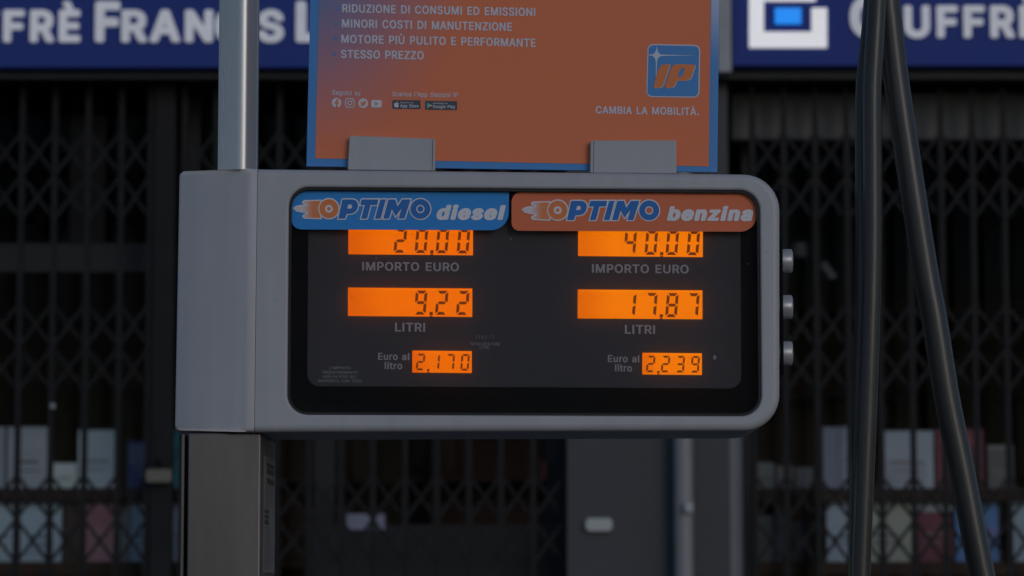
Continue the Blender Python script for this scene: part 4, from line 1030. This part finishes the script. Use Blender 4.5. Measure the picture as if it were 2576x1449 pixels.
link('sensor_dot', outline_px([circ(1798, 899, 4.2, 14, 6)], YT, 0, 0.0004), M_LABEL2, PN)
# mechanical totaliser window
tw = link('totaliser', px_plate([(1194, 841.5), (1247, 842), (1247, 854), (1194, 853.5)], YP - 0.0006, 0.0005), M_GASKET2, D)
TWs = sub(tw, D)
link('counter_digits', text_on('0 1 8 3 1 7 1', (1197.5, 852), (1243.5, 852.4), 8.8, YP - 0.0007, 'R', thick=0.0003), M_LABEL2, TWs)

# --- LCDs
SEGS = {'0': 'abcdef', '1': 'bc', '2': 'abged', '3': 'abgcd', '4': 'fgbc', '5': 'afgcd', '6': 'afgedc', '7': 'abc', '8': 'abcdefg', '9': 'abcdfg'}
def seg_polys(x, y, w, h, t, chars, sl=0.085):
    """x,y = top-left of upright digit cell; slant shifts the top to the right"""
    g = t * 0.16
    hh = h / 2
    polys = {
        'a': [(g + t * .25, 0), (w - g - t * .25, 0), (w - g - t, t), (g + t, t)],
        'd': [(g + t, h - t), (w - g - t, h - t), (w - g - t * .25, h), (g + t * .25, h)],
        'g': [(g + t * .3, hh), (g + t, hh - t * .5), (w - g - t, hh - t * .5), (w - g - t * .3, hh), (w - g - t, hh + t * .5), (g + t, hh + t * .5)],
        'f': [(0, t * .35 + g), (t, t + g), (t, hh - t * .5 - g), (0, hh - g)],
        'e': [(0, hh + g), (t, hh + t * .5 + g), (t, h - t - g), (0, h - t * .35 - g)],
        'b': [(w, t * .35 + g), (w, hh - g), (w - t, hh - t * .5 - g), (w - t, t + g)],
        'c': [(w, hh + g), (w, h - t * .35 - g), (w - t, h - t - g), (w - t, hh + t * .5 + g)],
    }
    out = []
    for c in chars:
        out.append([(x + px + (h - py) * sl, y + py) for px, py in polys[c]])
    return out
def lcd(x0, x1, ytl, ytr, ybl, ybr, digits, big=True, m=None, comma_after=None):
    Y = YP - 0.0005
    o = link('lcd_screen', px_plate([(x0, ytl), (x1, ytr), (x1, ybr), (x0, ybl)], Y, 0.0003), m, D)
    S = sub(o, D)
    slope = (ybr - ybl) / (x1 - x0)
    if big:
        pitch, wd, h, t, rm, bmn = 52.9, 29.5, 60.5, 7.4, 6.5, 4.8
    else:
        pitch, wd, h, t, rm, bmn = 37.3, 21.0, 41.5, 4.9, 4.6, 6.0
    n = len(digits)
    sl = 0.085
    for i, ch in enumerate(reversed(digits)):
        xr = x1 - rm - pitch * i
        xlft = xr - wd - h * sl
        yb = ybl + slope * (xr - x0) - bmn
        pol = seg_polys(xlft, yb - h, wd, h, t, SEGS[ch], sl)
        link('digit', outline_px(pol, Y - 0.0002, 0, 0.0002), M_SEG, S)
        if comma_after is not None and i == comma_after:
            cx = xlft - (pitch - wd) / 2 + 2.5
            s = 4.2 if big else 3.0
            yb0 = yb - (1.0 if big else -0.5)
            pol = [[(cx - s, yb0 - 2 * s + 2), (cx + s, yb0 - 2 * s + 2), (cx + s - 0.4, yb0 + 2), (cx - s - 0.4, yb0 + 2)],
                   [(cx - s * .9, yb0 + 3.2), (cx + s * 0.9, yb0 + 3.2), (cx + s * .6, yb0 + 5.8), (cx - s * .9, yb0 + 5.8)]]
            link('decimal_mark', outline_px(pol, Y - 0.0002, 0, 0.0002), M_SEG, S)
lcd(876.5, 1189.8, 569, 571.5, 639.5, 642.2, '2000', True, M_LCD1, 1)
lcd(875.4, 1188, 723.2, 725.8, 794.7, 797.3, '922', True, M_LCD1, 1)
lcd(1037.2, 1186.8, 881.7, 883.2, 937, 938.4, '2170', False, M_LCD1, 2)
lcd(1454.3, 1768, 574, 576.5, 643.9, 646.8, '4000', True, M_LCD2, 1)
lcd(1453.3, 1767, 728, 730.4, 801, 803, '1787', True, M_LCD2, 1)
lcd(1615.8, 1765.7, 887.3, 888.7, 942, 943.3, '2239', False, M_LCD2, 2)

# --- cover glass
link('cover_glass', plate(inset(inner, 0.0008), 0.0136, 0.0028), M_COVER, D)

# --- brand banners stuck over the top of the cover
YBN = 0.0125
def banner(outline, radii, m, dx, dy, word, wx0, wx1, wyb, asc):
    b = link('banner', px_plate(outline, YBN, 0.0009, radii, 10), m, D)
    S = sub(b, D)
    Z = lambda x, y: ((1060 + x * 0.3416) / 1.4907 + dx, (680 + y * 0.3416) / 1.4907 + dy)
    Y0, Y1, Y2, Y3 = YBN - 0.0003, YBN - 0.0006, YBN - 0.0009, YBN - 0.0012
    th = 0.00025
    flame = [(122, 296), (150, 275), (200, 266), (272, 258), (262, 246), (222, 240), (222, 222), (240, 213), (420, 208), (420, 410), (240, 402), (222, 388), (226, 372), (262, 356), (275, 344), (200, 334), (150, 322)]
    fl = [Z(*p) for p in flame]
    ol = 3.0
    P_ = [(608, 412), (652, 205), (664, 196), (770, 196), (805, 207), (826, 235), (830, 270), (820, 310), (795, 342), (755, 357), (705, 360), (690, 405), (680, 412)]
    Ph = [(712, 296), (724, 256), (752, 256), (762, 270), (758, 288), (742, 298)]
    T_ = [(850, 262), (862, 205), (872, 196), (1052, 196), (1040, 262), (968, 262), (930, 405), (918, 412), (858, 412), (900, 262)]
    I_ = [(1010, 412), (1068, 205), (1078, 196), (1135, 196), (1080, 405), (1068, 412)]
    M_ = [(1102, 412), (1158, 205), (1168, 196), (1238, 196), (1262, 270), (1312, 196), (1408, 196), (1342, 405), (1330, 412), (1270, 412), (1300, 310), (1240, 388), (1200, 310), (1172, 405), (1160, 412)]
    O1, O2 = Z(508, 301), Z(1512, 303)
    letters = [[Z(*p) for p in L] for L in (P_, T_, I_, M_)]
    # white backing, grown outwards
    whites = [outline_px([fl], Y0, ol * 0.55, th)] + [outline_px([L], Y0 - 0.00002 * (i + 1), ol * 0.8, th) for i, L in enumerate(letters)]
    whites += [outline_px([circ(*O1, 27.2, 40)], Y0 - 0.00012, 0, th), outline_px([circ(*O2, 27.8, 40)], Y0 - 0.00014, 0, th)]
    link('logo_outline', join(whites), M_WHITE, S)
    x_a, x_b = W(*Z(190, 300), Y1).x - S['org'].x, W(*Z(350, 300), Y1).x - S['org'].x
    gm = mat_axis_gradient('flame_print', (0.64, 0.60, 0.66), (0.72, 0.22, 0.08), (1, 0, 0), x_a, x_b)
    link('logo_flame', outline_px([fl], Y1, -1.4, th), gm, S)
    link('logo_outline', outline_px([circ(*O1, 26.8, 40)], Y1 - 0.0001, 0, th), M_WHITE, S)
    link('logo_ring', outline_px([circ(*O1, 24.0, 40), list(reversed(circ(*O1, 10.0, 24)))], Y2, 0, th), M_OPR, S)
    link('logo_ring', outline_px([circ(*O1, 4.6, 20)], Y2, 0, th), M_OPR, S)
    link('logo_letters', join([outline_px([letters[0], list(reversed([Z(*p) for p in Ph]))], Y2, -0.6, th)] +
                              [outline_px([L], Y2, -0.6, th) for L in letters[1:]]), M_DBLUE, S)
    link('logo_letters', outline_px([circ(*O2, 25.0, 40), list(reversed(circ(*O2, 10.6, 24)))], Y2, 0, th), M_DBLUE, S)
    link('logo_letters', outline_px([circ(*O2, 7.4, 20)], Y2, 0, th), M_DBLUE if dx == 0 else m, S)
    link('lettering', text_on(word, (wx0, wyb), (wx1, wyb + 0.6), asc, Y1, 'Z', shear=0.22, spacing=-0.012, ref='l', thick=th), M_WHITE, S)
banner([(734, 480.5), (1280.5, 483), (1279.5, 579.3), (734, 577)], [42, 4, 46, 24], M_BBLUE, 0, 0, 'diesel', 1098, 1272.5, 553, 38.3)
banner([(1287, 482.5), (1905, 485.5), (1904, 583), (1287, 580.4)], [26, 44, 44, 20], M_BORANGE, 575.6, 3.6, 'benzina', 1677.5, 1895, 555.5, 37.5)

# --- buttons on the right flank
for cy in (657, 772.5, 889):
    c = W(1962, cy, 0.05)
    bmb = bmesh.new()
    prof_b = [(-0.012, 0.0225), (0.001, 0.0225), (0.001, 0.0185), (0.003, 0.0185), (0.016, 0.0185), (0.0178, 0.0178), (0.0188, 0.0160), (0.0188, 0.0)]
    rg = []
    ns = 28
    for (dx_, r_) in prof_b[:-1]:
        rg.append([bmb.verts.new((c.x + dx_, c.y + r_ * math.cos(2 * math.pi * k / ns), c.z + r_ * math.sin(2 * math.pi * k / ns))) for k in range(ns)])
    for a, b in zip(rg, rg[1:]):
        for k in range(ns):
            bmb.faces.new([a[k], a[(k + 1) % ns], b[(k + 1) % ns], b[k]])
    bmb.faces.new(rg[-1]); bmb.faces.new(list(reversed(rg[0])))
    link('button', bm_mesh(bmb, smooth=math.radians(40)), M_BUTTON, D)
pt, pb = W(1962, 605, 0.05), W(1962, 945, 0.05)
link('button_plate', box(pt.x - 0.003, pt.x + 0.0015, 0.02, 0.085, pb.z, pt.z, bevel=0.001), M_BLACK, D)

# --- steel column below
cA, cB = W(472, 1200, 0.02), W(656, 1200, 0.02)
ztc = W(560, 1086, 0.02).z + 0.002
link('column', box(cA.x, cB.x, 0.02, 0.30, 0.141, ztc - 0.004, bevel=0.003, segs=3), M_STEEL, D)
link('column_edge_strip', box(cA.x - 0.0095, cA.x - 0.0055, 0.022, 0.28, 0.141, ztc - 0.006), M_STEEL, D)
link('column_core', box(cA.x - 0.0050, cA.x - 0.0005, 0.04, 0.27, 0.141, ztc - 0.008), M_BLACK, D)
link('plinth', box(cA.x - 0.06, cB.x + 0.9, -0.02, 0.36, 0.1405, 0.46, bevel=0.01), M_STEEL, D)
# sticker on the flank
zs0, zs1 = W(670, 1440, 0.1).z, W(670, 1146, 0.1).z
xs_ = cB.x
st = link('sticker', box(xs_ + 0.0002, xs_ + 0.0008, 0.075, 0.285, zs0, zs1), M_STICKER, D)
ST = sub(st, D)
hgt = zs1 - zs0
rows = [(0.055, 0.09, .12, .26), (0.10, 0.15, .12, .26), (0.185, 0.235, .12, .26), (.46, .49, .09, .17), (.505, .535, .09, .17), (.55, .59, .09, .17)]
for a, b, y0, y1 in rows:
    link('printed_block', box(xs_ + 0.0009, xs_ + 0.0011, y0 if y0 > .1 else .085, y1, zs1 - hgt * b, zs1 - hgt * a), M_INK, ST)
v = 0.26
while v < 0.98:
    if not (0.44 < v < 0.60):
        link('printed_line', box(xs_ + 0.0009, xs_ + 0.0011, 0.09, 0.19 + 0.08 * random.random(), zs1 - hgt * (v + 0.004), zs1 - hgt * v), M_INK, ST)
    v += 0.022

# --- mast behind the head (rounded square tube turned 28 degrees), carries the hose arm
mc = W(597, 300, 0.15)
lp = round_loop([(-0.0312, 0.006), (0.0085, -0.006), (0.0312, 0.010), (0.0312, 0.034), (-0.0312, 0.034)], [0.006, 0.022, 0.006, 0.006, 0.006], 8)
ca, sa = 1.0, 0.0
bm = bmesh.new()
zlev = [1.5, 2.62]
rg = []
for z in zlev:
    rg.append([bm.verts.new((mc.x + p.x * ca - p.y * sa, mc.y + p.x * sa + p.y * ca, z)) for p in lp])
for i in range(len(lp)):
    bm.faces.new([rg[0][i], rg[0][(i + 1) % len(lp)], rg[1][(i + 1) % len(lp)], rg[1][i]])
bm.faces.new(rg[0]); bm.faces.new(list(reversed(rg[1])))
link('mast', bm_mesh(bm, smooth=math.radians(30)), M_ALU, D)
armx = W(2226, -590, 0.1).x
link('hose_arm', tube([(mc.x, 0.17, 2.60), (mc.x + 0.4, 0.16, 2.66), (armx - 0.1, 0.11, 2.62), (armx, 0.10, 2.56)], 0.018, 14), M_ALU, D)

# --- clamps that hold the poster
def clamp(tl, tr, br, bl, strip_right):
    Y = 0.020
    o = link('poster_bracket', px_plate([tl, tr, br, bl], Y, 0.040, [6, 6, 4, 4], 4, bevel=0.0016), M_PAINT, D)
    S = sub(o, D)
    if strip_right:
        a, b, c_, d_ = (tr[0] - 7.5, tr[1] + 2.2), (tr[0] - 6.3, tr[1] + 2.2), (br[0] - 6.3, br[1]), (br[0] - 7.5, br[1])
    else:
        a, b, c_, d_ = (tl[0] + 8, tl[1] + 3), (tl[0] + 9.2, tl[1] + 3), (bl[0] + 9.2, bl[1]), (bl[0] + 8, bl[1])
    link('bend_line', px_plate([a, b, c_, d_], Y - 0.0003, 0.0004), M_GASKET, S)
clamp((879, 341), (1095.5, 348.5), (1094, 430), (874, 427.5), True)
clamp((1485.5, 353), (1701.8, 352.5), (1702, 437), (1484, 435.2), False)

# ================================================================== POSTER BOARD
YB = 0.034
bt = -560
PB = thing('advertising_board', 'orange advertising board with blue border clamped above the displays', 'advertising sign', W(1288, 430, YB + 0.004))
lx = lambda y: 771 + (418 - y) * 0.0235
rx = lambda y: 1804.5 + (433 - y) * 0.0115
M_BORDER = mat_axis_gradient('border_gradient', (0.065, 0.25, 0.60), (0.42, 0.50, 0.75), (0, 0, 1),
                              W(0, 175, YB).z - PB['org'].z, W(0, -20, YB).z - PB['org'].z)
link('border_panel', px_plate([(lx(bt), bt - 6), (rx(bt), bt + 6), (rx(433), 433), (lx(418), 418)], YB, 0.006), M_PBLUE, PB)
link('border_fade', px_plate([(rx(bt) - 20, bt + 14), (rx(bt), bt + 14), (rx(427), 432.6), (rx(427) - 20, 432.4)], YB - 0.0003, 0.0002), M_BORDER, PB)  # right border strip turns paler blue towards the top
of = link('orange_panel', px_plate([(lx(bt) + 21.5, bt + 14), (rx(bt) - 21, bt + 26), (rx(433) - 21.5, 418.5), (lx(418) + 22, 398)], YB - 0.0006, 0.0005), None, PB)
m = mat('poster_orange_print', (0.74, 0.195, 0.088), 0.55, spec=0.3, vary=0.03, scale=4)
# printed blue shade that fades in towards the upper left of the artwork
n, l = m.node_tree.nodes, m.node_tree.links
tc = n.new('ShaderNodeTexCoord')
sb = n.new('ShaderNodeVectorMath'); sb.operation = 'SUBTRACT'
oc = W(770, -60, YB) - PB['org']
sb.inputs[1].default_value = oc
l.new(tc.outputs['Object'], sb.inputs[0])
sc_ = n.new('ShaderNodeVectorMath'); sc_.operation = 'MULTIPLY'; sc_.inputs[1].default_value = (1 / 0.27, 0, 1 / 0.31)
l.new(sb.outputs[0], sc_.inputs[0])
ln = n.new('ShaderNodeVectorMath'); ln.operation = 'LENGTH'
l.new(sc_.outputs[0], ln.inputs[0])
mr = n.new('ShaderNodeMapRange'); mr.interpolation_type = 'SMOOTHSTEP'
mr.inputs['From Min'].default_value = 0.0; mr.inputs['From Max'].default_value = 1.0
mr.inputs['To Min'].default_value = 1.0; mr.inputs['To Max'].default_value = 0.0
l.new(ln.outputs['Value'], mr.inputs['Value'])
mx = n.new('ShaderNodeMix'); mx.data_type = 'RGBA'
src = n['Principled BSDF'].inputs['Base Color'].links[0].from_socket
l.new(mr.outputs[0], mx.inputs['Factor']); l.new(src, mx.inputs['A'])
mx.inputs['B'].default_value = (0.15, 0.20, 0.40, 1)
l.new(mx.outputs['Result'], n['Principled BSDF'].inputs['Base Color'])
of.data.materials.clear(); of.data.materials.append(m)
OP = sub(of, PB)
YQ = YB - 0.0010
M_PTXT = mat('poster_text_print', (0.60, 0.62, 0.74), 0.5, spec=0.3, vary=0.03)
def ptx(s, p0, p1, cap, wt='B', m=M_PTXT):
    link('lettering', text_on(s, p0, p1, cap, YQ, wt, thick=0.0002), m, OP)
ptx('RIDUZIONE DI CONSUMI ED EMISSIONI', (861, 31), (1346.5, 41), 21.5)
ptx('MINORI COSTI DI MANUTENZIONE', (860, 69), (1288, 78), 21.5)
ptx('MOTORE PIÙ PULITO E PERFORMANTE', (858.5, 108), (1347.5, 118.5), 21.5)
ptx('STESSO PREZZO', (857.5, 146), (1066, 150), 21.5)
for bx_, by_ in ((847.5, 21), (845.8, 59.5), (844, 97.5), (842.5, 136)):
    link('bullet', outline_px([rr_px(bx_ - 3.6, by_ - 3.8, bx_ + 3.6, by_ + 3.8, 1.5, 2)], YQ, 0, 0.0002), M_PBLUE, OP)
ptx('Seguici su', (835.8, 238.3), (906, 240), 12, 'R')
ptx("Scarica l'App Stazioni IP", (987, 242), (1152, 245), 12, 'R')
ptx('CAMBIA LA MOBILITÀ.', (1498.5, 285.6), (1757.8, 290.2), 19.3)
# social icons
def icon(loops, m=M_PTXT, dy=0.0, nm='icon'):
    link(nm, outline_px(loops, YQ - dy, 0, 0.0002), m, OP)
icon([circ(846.6, 258.3, 12.2)])
icon([[(845, 270.6), (845, 261), (841, 261), (841, 256.7), (845, 256.7), (845, 252.5), (847.5, 249.2), (852.5, 248.8), (852.5, 252.4), (849.6, 252.8), (849.3, 256.7), (852.6, 256.7), (852, 261), (849.3, 261), (849.3, 270.6)]], M_OPR, 0.0003, 'icon_mark')
icon([rr_px(868, 247, 892, 271, 6.5), list(reversed(rr_px(870.3, 249.3, 889.7, 268.7, 4.8)))])
icon([circ(880, 259, 6.2), list(reversed(circ(880, 259, 3.9, 20)))])
icon([circ(886.3, 252.8, 1.5, 10)])
icon([circ(913.6, 259.8, 12.2)])
icon([[(906.5, 265), (910, 264.3), (907.5, 261.5), (907, 255), (910.5, 258), (913.6, 258.6), (914, 255), (917, 253.8), (919.5, 255), (922, 254.4), (920.6, 257), (919.8, 261), (916.5, 265.2), (911.5, 266.8)]], M_OPR, 0.0003, 'icon_mark')
icon([rr_px(933.6, 251.5, 960.5, 270.6, 5)])
icon([[(943.5, 256.5), (952, 261), (943.5, 265.6)]], M_OPR, 0.0003, 'icon_mark')
# store badges
M_BADGE = mat('badge_black', (0.05, 0.055, 0.08), 0.5)
def badge(x0, y0, x1, y1, dy, small, big, isplay):
    icon([rr_px(x0, y0, x1, y1, 2.5, 3, dy)], M_BADGE, 0.0, 'store_badge')
    W_ = x1 - x0
    link('badge_lettering', text_on(small, (x0 + 20, y0 + 8), (x0 + 20 + W_ * 0.45, y0 + 8 + dy * .4), 3.4, YQ - 0.0003, 'R', thick=0.0002), M_PTXT, OP)
    link('badge_lettering', text_on(big, (x0 + 19.5, y0 + 18.5), (x1 - 5, y0 + 18.5 + dy * .6), 8.2, YQ - 0.0003, 'R', thick=0.0002), M_PTXT, OP)
    if isplay:
        cx, cy = x0 + 5, y0 + 5
        tri = [((cx, cy), (cx + 6, cy + 7), (cx, cy + 14), (0.02, 0.45, 0.75)), ((cx, cy), (cx + 11, cy + 5.5), (cx + 6, cy + 7), (0.1, 0.5, 0.3)),
               ((cx + 11, cy + 5.5), (cx + 13, cy + 7), (cx + 11, cy + 8.5), (0.75, 0.55, 0.1)), ((cx, cy + 14), (cx + 6, cy + 7), (cx + 11, cy + 8.5), (0.7, 0.15, 0.15))]
        tri[2] = ((cx + 6, cy + 7), (cx + 11, cy + 5.2), (cx + 13.5, cy + 7), (0.75, 0.55, 0.1))
        for a, b, c_, colr in tri:
            icon([[a, b, c_]], mat('play_%d' % int(colr[0] * 100), colr, 0.5), 0.0003, 'badge_mark')
        icon([[(cx + 6, cy + 7), (cx + 13.5, cy + 7), (cx + 11, cy + 8.8)]], mat('play_75', (0.75, 0.55, 0.1), 0.5), 0.00032, 'badge_mark')
    else:
        cx, cy = x0 + 10, y0 + 12
        app = [(cx, cy - 4), (cx + 3, cy - 5), (cx + 6, cy - 3.4), (cx + 4.4, cy), (cx + 6.4, cy + 3), (cx + 3.5, cy + 7), (cx, cy + 6.2), (cx - 3.4, cy + 7), (cx - 6, cy + 2), (cx - 5.2, cy - 3.6), (cx - 2.4, cy - 5)]
        icon([app], M_PTXT, 0.0003, 'badge_mark')
        icon([[(cx, cy - 5.6), (cx + 0.6, cy - 8), (cx + 3, cy - 9), (cx + 2.2, cy - 6.4)]], M_PTXT, 0.0003, 'badge_mark')
badge(987.2, 251.5, 1058, 273.5, 0.8, 'Scarica su', 'App Store', False)
badge(1069.5, 253.5, 1150, 276, 0.9, 'DISPONIBILE SU', 'Google Play', True)
# square logo
Q = lambda x, y: ((1900 + x * 0.4555) / 1.4907, y * 0.4555 / 1.4907)
def sq(a, r):
    lp = round_loop([(1160 + a, -(362 + a)), (1594 - a, -(371 + a)), (1586 - a, -(804 - a)), (1149 + a, -(799 - a))], [r] * 4, 8)
    return [Q(p.x, -p.y) for p in lp]
icon([sq(0, 48)], M_PTXT, 0.0, 'logo_border')
icon([sq(9, 40)], M_PBLUE, 0.0003, 'logo_field')
star = [Q(*p) for p in [(1162, 451), (1205, 447), (1222, 432), (1231, 408), (1236, 374), (1240, 408), (1249, 432), (1266, 448), (1320, 451), (1560, 457), (1320, 459), (1266, 463), (1246, 478), (1238, 505), (1230, 775), (1228, 505), (1219, 478), (1204, 460), (1162, 456)]]
icon([star], M_PTXT, 0.0006, 'logo_star')
I2 = [Q(*p) for p in [(1208, 716), (1224, 652), (1252, 570), (1272, 540), (1300, 528), (1346, 530), (1292, 696), (1280, 714), (1262, 722), (1212, 722)]]
P2 = [Q(*p) for p in [(1300, 718), (1352, 566), (1372, 538), (1398, 528), (1548, 532), (1552, 542), (1524, 628), (1508, 652), (1484, 662), (1402, 664), (1384, 704), (1368, 720), (1310, 724)]]
P2h = [Q(*p) for p in [(1406, 630), (1424, 576), (1440, 562), (1466, 562), (1450, 614), (1436, 630)]]
icon([[ (x + 1.3, y + 1.0) for x, y in I2]], M_PTXT, 0.0009, 'logo_shadow')
icon([[ (x + 1.3, y + 1.0) for x, y in P2], list(reversed([(x + 0.2, y + 0.2) for x, y in P2h]))], M_PTXT, 0.00092, 'logo_shadow')
icon([I2], M_OPR, 0.0012, 'logo_letter')
icon([P2, list(reversed([(x - 0.0, y - 0.0) for x, y in P2h]))], M_OPR, 0.0012, 'logo_letter')

# ================================================================== HOSES
def hose(name, label, pts, Y, r, grp='black fuel hoses hanging from the mast'):
    ps = [W(x / 1.4907, y / 1.4907, Y + dy) for x, y, dy in pts]
    t = tag(link(name, tube(ps, r, 24), M_HOSE), label, 'fuel hose', grp)
    return t
K = 0.0006
hose('fuel_hose', 'thick black hose hanging straight, nearest the dispenser',
     [(3316, -880, 0.11), (3300, -600, 0.06), (3292, -300, 0.01), (3290, -60, 0), (3285, 60, 0), (3277, 200, 0), (3270, 338, 0), (3270, 500, 0), (3271, 750, 0), (3270, 960, 0), (3264, 1200, 0), (3254, 1500, 0), (3242, 1800, 0), (3228, 2160, 0), (3212, 2600, 0.0), (3205, 3000, 0.02)],
     -0.01, 0.0146)
hose('vapour_hose', 'thinner black hose half hidden behind the straight hanging hose',
     [(3296, -880, 0.065), (3284, -600, 0.04), (3272, -300, 0.0), (3262, 0, 0), (3247, 180, 0), (3232, 338, 0), (3230, 600, 0), (3232, 900, 0), (3229, 1200, 0), (3219, 1500, 0), (3211, 1800, 0), (3206, 2160, 0), (3200, 2600, 0), (3198, 3000, 0)],
     0.035, 0.0098)
hose('fuel_hose', 'thick black hose slanting down to the right, furthest right',
     [(3342, -880, 0.07), (3330, -600, 0.03), (3320, -300, 0.0), (3325, -40, 0), (3338, 100, 0), (3366, 338, 0), (3420, 700, 0), (3473, 1035, 0), (3504, 1200, 0), (3552, 1500, 0), (3606, 1760, 0), (3684, 2160, 0), (3790, 2600, 0), (3900, 3000, 0)],
     0.03, 0.0198)
